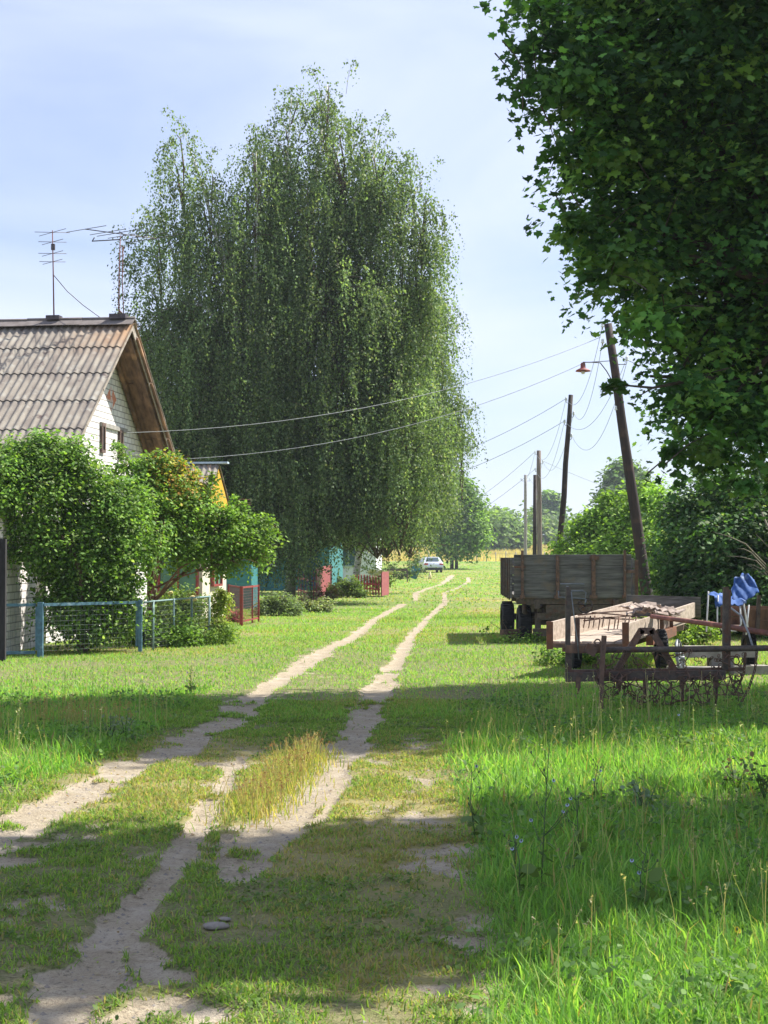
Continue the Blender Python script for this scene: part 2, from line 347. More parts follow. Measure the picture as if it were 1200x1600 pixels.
def groundmat():
    m, t, b = newmat('lane_ground'); K = t.links.new; b.inputs['Roughness'].default_value = .95; b.inputs['Specular IOR Level'].default_value = .15
    tc = nd(t, 'ShaderNodeTexCoord')
    def at(n): return nd(t, 'ShaderNodeAttribute', attribute_name=n).outputs['Fac']
    def noise(s, d=6, r=.6): n = nd(t, 'ShaderNodeTexNoise'); n.inputs['Scale'].default_value = s; n.inputs['Detail'].default_value = d; n.inputs['Roughness'].default_value = r; K(tc.outputs['Object'], n.inputs['Vector']); return n.outputs[0]
    def rmp(o, a, c, e=0, f=1): r = nd(t, 'ShaderNodeMapRange'); r.inputs[1].default_value = a; r.inputs[2].default_value = c; r.inputs[3].default_value = e; r.inputs[4].default_value = f; K(o, r.inputs[0]); return r.outputs[0]
    def mix(f, a, c):
        x = nd(t, 'ShaderNodeMixRGB')
        if hasattr(f, 'is_linked') or not isinstance(f, float): K(f, x.inputs[0])
        else: x.inputs[0].default_value = f
        for i, q in ((1, a), (2, c)):
            if isinstance(q, tuple): x.inputs[i].default_value = (*q, 1)
            else: K(q, x.inputs[i])
        return x.outputs[0]
    n1 = noise(9, 8, .7); n2 = noise(55, 5, .7); n3 = noise(1.1, 5)
    soil = mix(rmp(n1, .35, .65), (.47, .40, .29), (.36, .295, .205)); soil = mix(rmp(n2, .5, .72), soil, (.22, .17, .13)); soil = mix(rmp(noise(22, 6, .75), .56, .66), soil, (.15, .125, .085)); soil = mix(rmp(noise(160, 3), .60, .7), soil, (.12, .09, .07)); soil = mix(rmp(noise(2.5, 4), .5, .7, 0, .5), soil, (.52, .46, .385))
    thatch = mix(rmp(n1, .35, .65), (.15, .18, .06), (.29, .25, .14)); thatch = mix(rmp(n2, .5, .7), thatch, (.05, .06, .022))
    green = mix(rmp(n3, .35, .65), (.16, .27, .05), (.225, .32, .07)); green = mix(rmp(noise(6, 6), .4, .7), green, (.14, .23, .04))
    grass = mix(at('far'), thatch, green)
    grass = mix(at('dry'), grass, mix(rmp(n1, .35, .65), (.36, .30, .13), (.26, .24, .10)))
    grass = mix(at('field'), grass, mix(rmp(noise(.5, 5), .35, .65), (.42, .34, .16), (.30, .30, .12)))
    ad = nd(t, 'ShaderNodeMath', operation='ADD'); sc = nd(t, 'ShaderNodeMath', operation='MULTIPLY_ADD'); sc.inputs[1].default_value = .9; sc.inputs[2].default_value = -.45; K(n1, sc.inputs[0])
    K(at('dirt'), ad.inputs[0]); K(sc.outputs[0], ad.inputs[1])
    col = mix(rmp(ad.outputs[0], .32, .52), grass, soil)
    K(col, b.inputs['Base Color'])
    bn = nd(t, 'ShaderNodeBump'); bn.inputs['Strength'].default_value = .8; bn.inputs['Distance'].default_value = .03
    hsum = nd(t, 'ShaderNodeMath', operation='ADD'); K(n1, hsum.inputs[0]); K(n2, hsum.inputs[1]); K(hsum.outputs[0], bn.inputs['Height']); K(bn.outputs[0], b.inputs['Normal'])
    return m
def build_ground():
    ys = np.concatenate([np.linspace(-60, 1.5, 14)[:-1], 1.5 * np.exp(np.linspace(0, math.log(400 / 1.5), 820)), np.linspace(430, 1500, 14)])
    u = np.concatenate([np.linspace(-8, -.5, 24)[:-1], np.linspace(-.5, .5, 380), np.linspace(.5, 8, 24)[1:]])
    wd = np.clip(np.abs(ys), 4, None) + 1.5
    Y = np.repeat(ys[:, None], len(u), 1); X = u[None, :] * wd[:, None]
    X[ys < 1.5] = (u[None, :] * 40 * np.ones((int((ys < 1.5).sum()), 1)))
    X = np.clip(X, -1250, 1250); x, y = X.ravel(), Y.ravel(); D = dirt(x, y); Z = height(x, y) - .035 * D * sstep(60, 20, y)
    nr, nc = X.shape; i = np.arange(nr - 1)[:, None] * nc + np.arange(nc - 1)[None, :]
    F = np.stack([i, i + 1, i + nc + 1, i + nc], -1).reshape(-1, 4)
    field = sstep(196, 202, y + .02 * x) 
    o = npmesh('ground', np.stack([x, y, Z], 1), F, groundmat(), smooth=True, attrs=dict(dirt=D, dry=dry(x, y), far=sstep(14, 75, y), field=field))
    props(o, kind='structure')
build_ground()

# ------------------------------------------------------------------ grass
def blades(name, x, y, h, wd, col, lean=.35, two=True, z0=None, kind='stuff', label=None, dirv=None):
    n = len(x); a = rng.random(n) * 2 * np.pi; ln = (rng.random(n) ** .7) * lean * h * 1.6
    if dirv is not None: a = dirv
    dx, dy = np.cos(a), np.sin(a); b = a + np.pi / 2 + rng.normal(0, .5, n); sx, sy = np.cos(b) * wd / 2, np.sin(b) * wd / 2
    z = full_height(x, y) - .004 if z0 is None else z0
    dro = np.clip(1 - (ln / h) * .35, .5, 1)
    if two:
        V = np.zeros((n, 5, 3))
        V[:, 0] = np.stack([x - sx, y - sy, z], 1); V[:, 1] = np.stack([x + sx, y + sy, z], 1)
        mxx, myy = x + dx * ln * .35, y + dy * ln * .35
        V[:, 2] = np.stack([mxx + sx * .85, myy + sy * .85, z + h * .58 * dro], 1); V[:, 3] = np.stack([mxx - sx * .85, myy - sy * .85, z + h * .58 * dro], 1)
        V[:, 4] = np.stack([x + dx * ln, y + dy * ln, z + h * dro], 1)
        base = np.arange(n)[:, None] * 5; F = np.concatenate([base + [0, 1, 2], base + [0, 2, 3], base + [3, 2, 4]], 0)
        k = 5
    else:
        V = np.zeros((n, 3, 3))
        V[:, 0] = np.stack([x - sx, y - sy, z], 1); V[:, 1] = np.stack([x + sx, y + sy, z], 1); V[:, 2] = np.stack([x + dx * ln, y + dy * ln, z + h * dro], 1)
        F = np.arange(n)[:, None] * 3 + np.array([0, 1, 2])[None, :]; k = 3
    o = npmesh(name, V.reshape(-1, 3), F, BLADE, tint=np.repeat(col, k, 0))
    return props(o, kind=kind)
def pick(cols, wts, n): c = np.array(cols); return c[rng.choice(len(cols), n, p=np.array(wts) / sum(wts))]
def wedge(n, y0, y1, k=.33, m=.6, pw=1.0):
    # random points in the wedge the lane view covers (with a margin), evenly per area
    t = rng.random(n); y = np.sqrt(y0 ** 2 + t * (y1 ** 2 - y0 ** 2)); x = (rng.random(n) * 2 - 1) * (k * y + m); return x, y
GREENS = [(.14, .305, .055), (.185, .36, .065), (.235, .40, .08), (.105, .24, .05), (.31, .385, .11)]
def grass_all():
    # short trodden turf near the camera
    x, y = wedge(820000, 3.6, 17); L_ = lush(x, y); D = dirt(x, y); R = dry(x, y); cl = fnoise(x, y, .28, 70); cl2 = fnoise(x, y, 1.1, 71)
    keep = (rng.random(len(x)) < (1 - L_ * .8) * np.clip(1.05 - D * 1.35, 0.004, 1) * np.clip((cl - .27) * 4.2, .12, 1) * np.clip((cl2 - .1) * 3, .45, 1))
    x, y, R, cl2 = x[keep], y[keep], R[keep], cl2[keep]; n = len(x)
    col = pick([(.16, .28, .05), (.21, .34, .06), (.27, .38, .075), (.11, .20, .04)], [3, 4, 2, 2], n)
    col = np.where((rng.random(n) < .10 + .55 * R)[:, None], pick([(.38, .31, .14), (.30, .27, .11), (.33, .30, .10)], [1, 1, 1], n), col)
    blades('grass', x, y, .014 + .036 * rng.random(n) * (.4 + cl2), .004 + .004 * rng.random(n) + .0004 * np.clip(y - 7, 0, 9), col * (.75 + .5 * rng.random((n, 1))), lean=.9)
    # lush tall grass both sides
    x, y = wedge(760000, 3.6, 26, .34, .8); L_ = lush(x, y); cl = fnoise(x, y, .5, 72)
    dens = np.clip(10.5 / y, .22, 1)
    keep = rng.random(len(x)) < L_ ** 1.5 * np.clip((cl - .2) * 2.2, .25, 1) * dens * 1.0
    x, y, L_, cl = x[keep], y[keep], L_[keep], cl[keep]; n = len(x)
    pt = fnoise(x, y, 1.6, 75)[:, None]
    col = pick(GREENS, [3, 4, 3, 2, 1], n) * (.8 + .5 * pt) * np.array([1, 1, 1])
    col = np.where((rng.random(n) < .05)[:, None], pick([(.36, .31, .12), (.30, .22, .09)], [1, 1], n), col)
    big = rng.random(n) < .12
    h = .85 * (.035 + .12 * rng.random(n) * L_ + .05 * cl + big * .07) * (1 - .55 * sstep(12.5, 15.5, y)); wd = .0035 + .004 * rng.random(n) + big * .004 + .0005 * np.clip(y - 6, 0, 20)
    blades('meadow_grass', x, y, h, wd, col, lean=.55)
    x, y = wedge(300000, 3.8, 9.5, .34, .4); L_ = lush(x, y); keep = rng.random(len(x)) < L_ ** 1.2 * .8; x, y = x[keep], y[keep]; n = len(x)
    blades('undergrowth', x, y, .03 + .07 * rng.random(n), .003 + .004 * rng.random(n), pick(GREENS, [3, 4, 3, 2, 1], n) * (.8 + .4 * fnoise(x, y, 1.1, 79)[:, None]), lean=.9)
    # mid lane
    x, y = wedge(460000, 15, 46, .31, 1.5); D = dirt(x, y); R = dry(x, y); cl = fnoise(x, y, .9, 73); L_ = lush(x, y)
    keep = rng.random(len(x)) < np.clip(1.05 - D * 1.3, 0.0, 1) * np.clip((cl - .15) * 2.2, .25, 1) * np.clip(26 / y, .35, 1) * (1 - .5 * L_)
    x, y, R, cl = x[keep], y[keep], R[keep], cl[keep]; n = len(x)
    col = pick(GREENS, [2, 4, 4, 1, 2], n) * (.85 + .4 * fnoise(x, y, 3, 76)[:, None])
    col = np.where((rng.random(n) < .08 + .6 * R)[:, None], pick([(.40, .34, .13), (.34, .31, .11), (.30, .30, .10)], [1, 1, 1], n), col)
    tall = sstep(.60, .75, fnoise(x, y, 2.2, 77))
    blades('lawn_grass', x, y, (.025 + .04 * rng.random(n) + .09 * tall * rng.random(n)), .010 + .0005 * y * rng.random(n), col, lean=.7, two=False)
    # far lane
    x, y = wedge(150000, 42, 190, .30, 3); D = dirt(x, y); R = dry(x, y)
    keep = rng.random(len(x)) < np.clip(1 - D * 1.8, 0, 1) * np.clip(70 / y, .2, 1)
    x, y, R = x[keep], y[keep], R[keep]; n = len(x)
    col = pick(GREENS, [1, 4, 4, 1, 3], n); col = np.where((rng.random(n) < .1 + .6 * R)[:, None], pick([(.42, .36, .15), (.34, .33, .12)], [1, 1], n), col)
    blades('distant_grass', x, y, .05 + .05 * rng.random(n), .03 + .0012 * y * rng.random(n), col, lean=.8, two=False)
    # dry standing field behind the post fence
    x, y = wedge(90000, 200, 300, .3, 4); n = len(x); col = pick([(.50, .40, .20), (.42, .34, .16), (.36, .35, .14), (.50, .44, .26)], [4, 3, 1, 2], n) * (.8 + .4 * fnoise(x, y, 14, 78)[:, None])
    blades('field_grass', x, y, .55 + .5 * rng.random(n), .10 + .1 * rng.random(n), col, lean=.3, two=False)
grass_all()

# ------------------------------------------------------------------ foliage
OVAL = (np.array([(0, 0, 0), (.30, .35, .05), (.26, .72, .06), (0, 1, 0), (-.26, .72, .06), (-.30, .35, .05)]), np.array([(0, 1, 5), (1, 2, 5), (2, 4, 5), (2, 3, 4)]))
DIA = (np.array([(0, 0, 0), (.36, .45, .04), (0, 1, 0), (-.36, .45, .04)]), np.array([(0, 1, 3), (1, 2, 3)]))
_mp = [(0, .02), (.32, -.02), (.26, .18), (.56, .26), (.44, .62), (.20, .60), (0, 1.02)]
_mv = [(a, b - 0.0, .10 * abs(a)) for a, b in _mp] + [(-a, b, .10 * abs(a)) for a, b in _mp[1:-1][::-1]]
MAPLE = (np.array([(0, .38, 0)] + _mv), np.array([(0, k + 1, (k + 1) % len(_mv) + 1) for k in range(len(_mv))]))
def leaves(name, pts, size, tmpl, col, parent=None, up=.5, hang=0.0, label=None, outv=None, matl=None):
    n = len(pts); T, F = tmpl
    nr = rng.normal(0, 1, (n, 3)); nr[:, 2] = np.abs(nr[:, 2]) * .6 + up * 1.6
    if outv is not None: nr += outv * 1.0
    nr /= np.linalg.norm(nr, axis=1, keepdims=True)
    d = rng.normal(0, 1, (n, 3)); d[:, 2] -= hang * 3
    d -= nr * (d * nr).sum(1, keepdims=True); d /= np.linalg.norm(d, axis=1, keepdims=True) + 1e-9
    s = np.cross(d, nr); sz = (size * (.5 + .95 * rng.random(n)))[:, None, None]
    V = pts[:, None, :] + (T[None, :, 0:1] * s[:, None, :] + T[None, :, 1:2] * d[:, None, :] + T[None, :, 2:3] * nr[:, None, :]) * sz
    k = len(T); FF = (np.arange(n)[:, None, None] * k + F[None]).reshape(-1, 3)
    return npmesh(name, V.reshape(-1, 3), FF, matl or LEAF, tint=np.repeat(col, k, 0), parent=parent)
def blobpts(blobs, n, shell=.5, clump=.0, clumps=0, flat=.62, cap=1.25):
    """blobs: (cx,cy,cz,rx,ry,rz[,weight]). Points gathered in leaf sprays spread through the volume, denser near the surface."""
    B = np.array([b[:6] for b in blobs], float); wts = np.array([b[6] if len(b) > 6 else b[3] * b[5] for b in blobs], float)
    nc = clumps or max(20, n // 60); i = rng.choice(len(B), nc, p=wts / wts.sum())
    d = rng.normal(0, 1, (nc, 3)); d /= np.linalg.norm(d, axis=1, keepdims=True)
    r = 1 - (1 - rng.random(nc) ** (1 / 3.0)) * (1 - shell) * 1.6; r = np.clip(r, .05, 1.08); r *= .80 + .42 * rng.random(nc) ** 1.3
    r = np.minimum(r, cap); c = B[i, :3] + d * r[:, None] * B[i, 3:6]
    cs = clump * (.55 + .9 * rng.random(nc)) * np.minimum(1, B[i, 3] / (2.6 * clump + 1e-6) + .15); tone = .55 + .9 * rng.random(nc) ** 1.3
    j = rng.integers(0, nc, n); off = np.clip(rng.normal(0, 1, (n, 3)), -1.7, 1.7) * cs[j][:, None] * np.array([1, 1, flat])
    off[:, 2] -= .25 * (off[:, 0] ** 2 + off[:, 1] ** 2) / np.maximum(cs[j], .01)
    return c[j] + off, tone[j], d[j]
def twigs(p, o, n, ln, mt, parent, r=.006):
    m_ = MB()
    for k in rng.choice(len(p), n, replace=False):
        a = Vector(p[k]); d = Vector(o[k]); b_ = a - d * ln + Vector((0, 0, -.15 * ln)); m_.tube([b_, a.lerp(b_, .5) + Vector((0, 0, .08 * ln)), a], [r, r * .7, r * .3], 4, cap=False)
    m_.build('twigs', mt, parent)
def limbs(base, top, blobs, r0, k=9, bend=.3, seed=1, split=.35):
    rr = random.Random(seed); m = MB(); base = Vector(base); top = Vector(top)
    pts = [base.lerp(top, t) + Vector((rr.uniform(-1, 1), rr.uniform(-1, 1), 0)) * bend * .25 * (t > 0) for t in (0, .2, .4, .6, .8, 1)]
    m.tube([base - Vector((0, 0, .2))] + pts, [r0 * 1.35, r0 * 1.12, r0, r0 * .85, r0 * .62, r0 * .4, r0 * .12], 10)
    for q in range(k):
        b = blobs[q % len(blobs)]; t = rr.uniform(split, .85); s = base.lerp(top, t)
        e = Vector(b[:3]) + Vector((rr.uniform(-.6, .6) * b[3], rr.uniform(-.6, .6) * b[4], rr.uniform(-.3, .7) * b[5]))
        mid = s.lerp(e, .5) + Vector((rr.uniform(-1, 1), rr.uniform(-1, 1), rr.uniform(-.2, 1))) * bend
        rb = r0 * (1 - t) * .7 + r0 * .12
        m.tube([s, s.lerp(mid, .5) + Vector((0, 0, .1 * bend)), mid, mid.lerp(e, .6), e], [rb, rb * .8, rb * .55, rb * .35, rb * .12], 6)
        for w_ in range(3):
            e2 = mid.lerp(e, .5) + Vector((rr.uniform(-1, 1) * b[3], rr.uniform(-1, 1) * b[4], rr.uniform(-.3, .8) * b[5])) * .6
            m.tube([mid, mid.lerp(e2, .5) + Vector((0, 0, .05)), e2], [rb * .4, rb * .25, rb * .08], 5)
    return m
def broadleaf(name, label, cat, base, top, blobs, n, size, cols, wts, clump=.3, r0=.15, tmpl=OVAL, shell=.5, up=.5, hang=.2, k=9, barkm=None, group=None, bend=.3, clumps=0, fade=None, seed=1, split=.35):
    t = thing(name, label, cat, base, 0, group)
    limbs(base, top, blobs, r0, k, bend, seed, split).build('trunk', barkm or bark, t)
    p, tone, o = blobpts(blobs, n, shell, clump, clumps)
    ok = p[:, 2] > base[2] + .03; p, tone, o = p[ok], tone[ok], o[ok]
    col = pick(cols, wts, len(p)) * tone[:, None] * (.85 + .3 * rng.random((len(p), 1)))
    if fade is not None: col = fade(p, col)
    if n > 35000 and size < .1: twigs(p, o, 700, .35, barkm or bark, t, .005)
    leaves('crown', p, size, tmpl, col, t, up=up, hang=hang, outv=o * .6)
    return t

# weeping birches
def birch(label, px, Y, tops, n_curt, per, lowk, zlow, seed, size=.085, leanx=0, ks=1.0):
    """tops: list of (px, py, radius) measured crown masses at distance Y; each carries hanging curtains of twigs"""
    rr = random.Random(seed); b = P(px, 868, Y); base = Vector((b.x, Y, 0)); t = thing('weeping_birch', label, 'birch tree', base, 0, None)
    masses = []
    for (mx_, my_, rad, low) in tops:
        rad *= ks; low = 1.6 + (low - 1.6) * ks; c = P(mx_, my_, Y); masses.append((c.x, Y + rr.uniform(-.5, .5) * rad, c.z, rad, low))
    H = max(m[2] for m in masses)
    tr = MB(); tops_ = sorted(masses, key=lambda q: -q[2])[:3]
    cx = base + Vector((leanx, 0, H * .45))
    for q, (x, y, z, rad, low) in enumerate(masses):
        e = Vector((x, y, z)); k = .055 + .004 * H * (1 if q == 0 else .32)
        mid = base.lerp(e, .45) ; mid.x = base.x + (e.x - base.x) * .35; mid.y = base.y + (e.y - base.y) * .35
        s = base if q == 0 else base + Vector((0, 0, rr.uniform(.12, .4) * H))
        if q: mid = s.lerp(e, .5) + Vector((0, 0, .06 * H))
        rads = [k * 1.5, k * 1.25, k * .9, k * .5, k * .12]
        tr.tube([s - Vector((0, 0, .2 if q == 0 else 0)), s.lerp(mid, .5) + Vector((rr.uniform(-.1, .1), rr.uniform(-.1, .1), 0)), mid, mid.lerp(e, .55) + Vector((rr.uniform(-.2, .2), 0, .1)), e], rads, 8)
    tr.build('trunk', m_birchbark, t)
    tw = MB(); allp = []; tone = []; nm = len(masses); wts = [m[3] ** 2 for m in masses]
    for _ in range(n_curt):
        x, y, z, rad, low = rr.choices(masses, wts)[0]
        an = rr.uniform(0, 2 * math.pi); ro = rad * math.sqrt(rr.uniform(.02, 1.0)) * rr.uniform(.85, 1.1)
        cxn, cyn = x + math.cos(an) * ro, y + math.sin(an) * ro
        zt = z - rad * .9 * (ro / rad) ** 2.2 * rr.uniform(.7, 1.2) - rr.random() ** 1.6 * max(.2, (z - low)) * .8
        # an arching branch out to the curtain
        s = Vector((x, y, max(zt - rr.uniform(.6, 2.0), 1.5))); e = Vector((cxn, cyn, zt))
        if rr.random() < .5: tw.tube([s, s.lerp(e, .5) + Vector((0, 0, .5)), e + Vector((0, 0, .05)), e + (e - s) * .12 - Vector((0, 0, .15))], [.03, .02, .012, .006], 4, cap=False)
        ct = rr.choice((.55, .75, .95, 1.15, 1.4)) * rr.uniform(.9, 1.1); cw = rr.uniform(.12, .34)
        for k in range(per):
            sx, sy = cxn + rr.gauss(0, cw), cyn + rr.gauss(0, cw); st = zt + rr.gauss(0, .18) - .2 * abs(rr.gauss(0, 1))
            ln = rr.uniform(.7, 2.9) * rr.uniform(.6, 1.25); ln = min(ln, st - low * rr.uniform(lowk, 1.2) - rr.uniform(0, .3) * (lowk < .8))
            if ln < .15: ln = .3
            m = max(3, int(ln / .062)); u = np.linspace(0, 1, m); dr = None
            rch = rr.uniform(.15, .75); px_ = sx + math.cos(an) * rch * (1 - (1 - u) ** 2.2) + .04 * np.sin(u * 6 + k); py_ = sy + math.sin(an) * rch * (1 - (1 - u) ** 2.2); pz_ = st + .35 * np.sin(np.clip(u * 2.6, 0, math.pi)) - ln * u ** 1.25
            q = np.stack([px_, py_, pz_], 1); allp.append(q + rng.normal(0, .035, q.shape)); tone.append(np.full(m, ct))
    # airy leading shoots above each mass
    for (x, y, z, rad, low) in masses:
        for k in range(int(rad * 5)):
            sx, sy = x + rr.gauss(0, rad * .42), y + rr.gauss(0, rad * .42); h = rr.uniform(.5, 1.7); z0 = z - rad * .35 - abs(rr.gauss(0, .2)); lx = (sx - x) / rad * .8 + rr.gauss(0, .25)
            m = 40; u = np.linspace(0, 1, m); lx = max(-.7, min(.7, lx)) + (rr.choice((-.3, .3))); q = np.stack([sx + lx * u ** 1.3, sy + .2 * u, z0 + h * (1.7 * u - .95 * u ** 2.4)], 1); sp = (.20 * (1 - u) + .04)[:, None]
            for w_ in range(2):
                q2 = q + rng.normal(0, 1, q.shape) * sp; allp.append(q2); tone.append(np.full(m, 1.05))
            if k % 3 == 0: tw.tube([q[0], q[10], q[20], q[30], q[-1]], [.007, .006, .005, .004, .003], 4, cap=False)
    tw.build('branches', m_twig, t)
    p = np.concatenate(allp); tn = np.concatenate(tone); p = p[p[:, 2] > .2] if (p[:, 2] < .2).any() else p; tn = tn[:len(p)]
    col = pick([(.12, .185, .085), (.155, .225, .095), (.20, .28, .11), (.09, .135, .065), (.28, .31, .17)], [4, 4, 3, 3, 1], len(p)) * tn[:, None] * (.85 + .3 * rng.random((len(p), 1)))
    leaves('crown', p, size, DIA, col, t, up=.15, hang=1.2)
    print('birch', len(p)); return t
birch('weeping birch with the leftmost crown, its twigs hanging beside the roof and antennas', 395, 50.5,
      [(365, 330, 1.7, 1.4), (288, 208, .7, 8.0), (250, 330, 1.05, 5.2), (330, 260, .8, 6), (400, 235, .9, 4), (235, 450, .85, 3.4), (300, 470, 1.6, 2.2), (400, 420, 1.6, .9), (425, 640, 1.4, .5), (350, 620, 1.8, 1.4), (270, 620, 1.1, 3.2), (340, 500, 1.8, 3), (440, 760, 1.0, .4)], 900, 11, .55, 1, 11, .080)
birch('tallest weeping birch, in the middle of the clump beside the first red picket fence', 452, 52,
      [(512, 132, 1.0, 9), (455, 150, .9, 9), (430, 210, 1.2, 8), (540, 190, 1.3, 8), (590, 205, .7, 10), (660, 285, .7, 9.5), (480, 270, 1.9, 5), (560, 250, 1.7, 6), (592, 225, .9, 9), (628, 275, 1.2, 7), (650, 330, .9, 9), (410, 300, 1.8, 5), (400, 420, 1.8, 4), (420, 600, 1.8, 3), (520, 400, 2.7, 3), (605, 400, 2.1, 3.6), (450, 480, 2.1, 2.4), (560, 560, 2.4, 1.9), (625, 560, 1.7, 2.6), (480, 650, 2.3, 1.7), (590, 700, 1.7, 1.7)], 1300, 12, .95, 1, 12, .086, ks=.84)
birch('weeping birch farthest down the lane, its low twigs reaching out over the grass', 552, 66,
      [(645, 450, 1.6, 6), (610, 480, 2.2, 3), (668, 540, 1.2, 6), (636, 620, 2.2, 3.6), (684, 640, 1.2, 5.6), (722, 668, .8, 6.0), (700, 610, .8, 6.6), (690, 520, .7, 8), (590, 680, 2.4, 2.2), (640, 740, 1.8, 2.6), (604, 790, 1.9, 1.8), (685, 470, .6, 8.8)], 640, 10, .97, 1, 13, .09, ks=.85)

# the maple over the right side of the lane
def maple(name, label, base, top, blobs, n, seed, size=.135, r0=.32):
    t = thing(name, label, 'maple tree', base); limbs(base, top, [(b[0] + .5, b[1] + .8, b[2] + .2, b[3] * .3, b[4] * .3, b[5] * .3) for b in blobs], r0, len(blobs), .5, seed, .22).build('trunk', bark, t)
    p, tone, o = blobpts(blobs, n, .25, .34, n // 95, .42, 1.03)
    pal = np.array([(.06, .155, .042), (.075, .19, .046), (.11, .25, .055), (.045, .115, .038), (.17, .31, .065)]); ci = (np.abs(np.sin(tone * 917.3)) * 4.35).astype(int)      # one tone of green to a spray
    rn = rng.random(len(p)) < .12; ci = np.where(rn, rng.integers(0, 5, len(p)), ci); col = pal[np.clip(ci, 0, 4)] * tone[:, None] * (.9 + .2 * rng.random((len(p), 1)))
    twigs(p, o, 1500, .6, bark, t, .009)
    leaves('crown', p, size, MAPLE, col, t, up=.6, hang=.5, outv=o * .6); return t
def mb(px, py, rp, Y, ry=None, sz=1.0):
    c = P(px, py, Y); s = Y / 2400.0; return (c.x, c.y, c.z, rp * s, ry or rp * s * 1.1, rp * s * sz)
MA = [mb(925, -60, 110, 18), mb(890, 70, 80, 17), mb(825, 90, 32, 16.9, .5), mb(850, 10, 40, 17), mb(950, 130, 85, 18), mb(935, 215, 72, 17.5), mb(865, 215, 18, 17, .4), mb(985, 320, 88, 18), mb(915, 345, 26, 17, .4), mb(965, 390, 50, 17), mb(1035, 440, 88, 18), mb(1020, 470, 40, 17), mb(925, 445, 16, 17, .3), mb(1135, 530, 95, 18.5), mb(1130, 640, 80, 18), mb(1090, 600, 32, 17.4), mb(965, 603, 9, 17.2, .2), mb(1000, 612, 12, 17.2, .25), mb(1035, 615, 16, 17.2, .3),
      mb(1175, 655, 72, 18), mb(1095, 690, 34, 17.3), mb(1050, 690, 16, 17.2, .3), mb(1150, 740, 22, 17.4, .3), mb(1070, 280, 130, 18.5), mb(1070, 100, 150, 18), mb(1200, 300, 170, 18.5), mb(1200, 520, 150, 19), mb(1180, 90, 160, 19), mb(1290, 690, 80, 18), mb(1080, -130, 180, 18.5), mb(1250, -200, 220, 19),
      (5.6, 18.5, 9.4, 2.6, 2.2, 2.0), (7.2, 19, 6.5, 2.6, 2.4, 2.8), (8.6, 18.5, 9.5, 2.6, 2.4, 2.2), (10, 18.5, 6.5, 2.4, 2.4, 2.6), (4.2, 18.2, 8.4, 1.9, 2.0, 1.5), (7.0, 18.5, 11.2, 2.2, 2.0, 1.4)]
maple('maple_tree', 'dark green maple crown filling the upper corner over the farm implements', (7.8, 19.0, 0), (7.6, 18.9, 9.5), MA, 230000, 21, .088, .26)
MB2 = [(5.6, 10.9, 10, 1.3, 1.2, .9), (5.0, 9.2, 8, 1.0, .8, .8), (6.5, 10.1, 8.6, 1.2, .9, .8), (6.6, 11.2, 8, 1.4, 1.0, .9), (6.8, 11.1, 7, 1.4, 1.1, .9), (7.1, 10.9, 6, 1.4, 1.1, .9), (6.8, 11.8, 10, 1.3, 1.1, .9), (7.3, 10.8, 5, 1.4, 1.1, .8), (8.6, 11, 6.2, 1.6, 1.3, 1.2), (8.6, 11.1, 8.2, 1.6, 1.3, 1.2), (7.8, 11.3, 10.2, 1.4, 1.1, 1)]
maple('maple_tree', 'second maple standing past the right edge, shading the nearest stretch of lane', (8.3, 11.3, 0), (7.6, 11.2, 8.8), MB2, 34000, 22, size=.14)

m_ = MB(); m_.tube([P(1120, 590, 17.6), P(1070, 596, 17.4), P(1020, 606, 17.2), P(975, 602, 17.2), P(950, 606, 17.2)], [.035, .025, .016, .010, .004], 6); m_.tube([P(1020, 606, 17.2), P(1000, 618, 17.1), P(985, 625, 17.1)], [.010, .007, .003], 5)
m_.build('bough', bark, bpy.data.objects['maple_tree'])
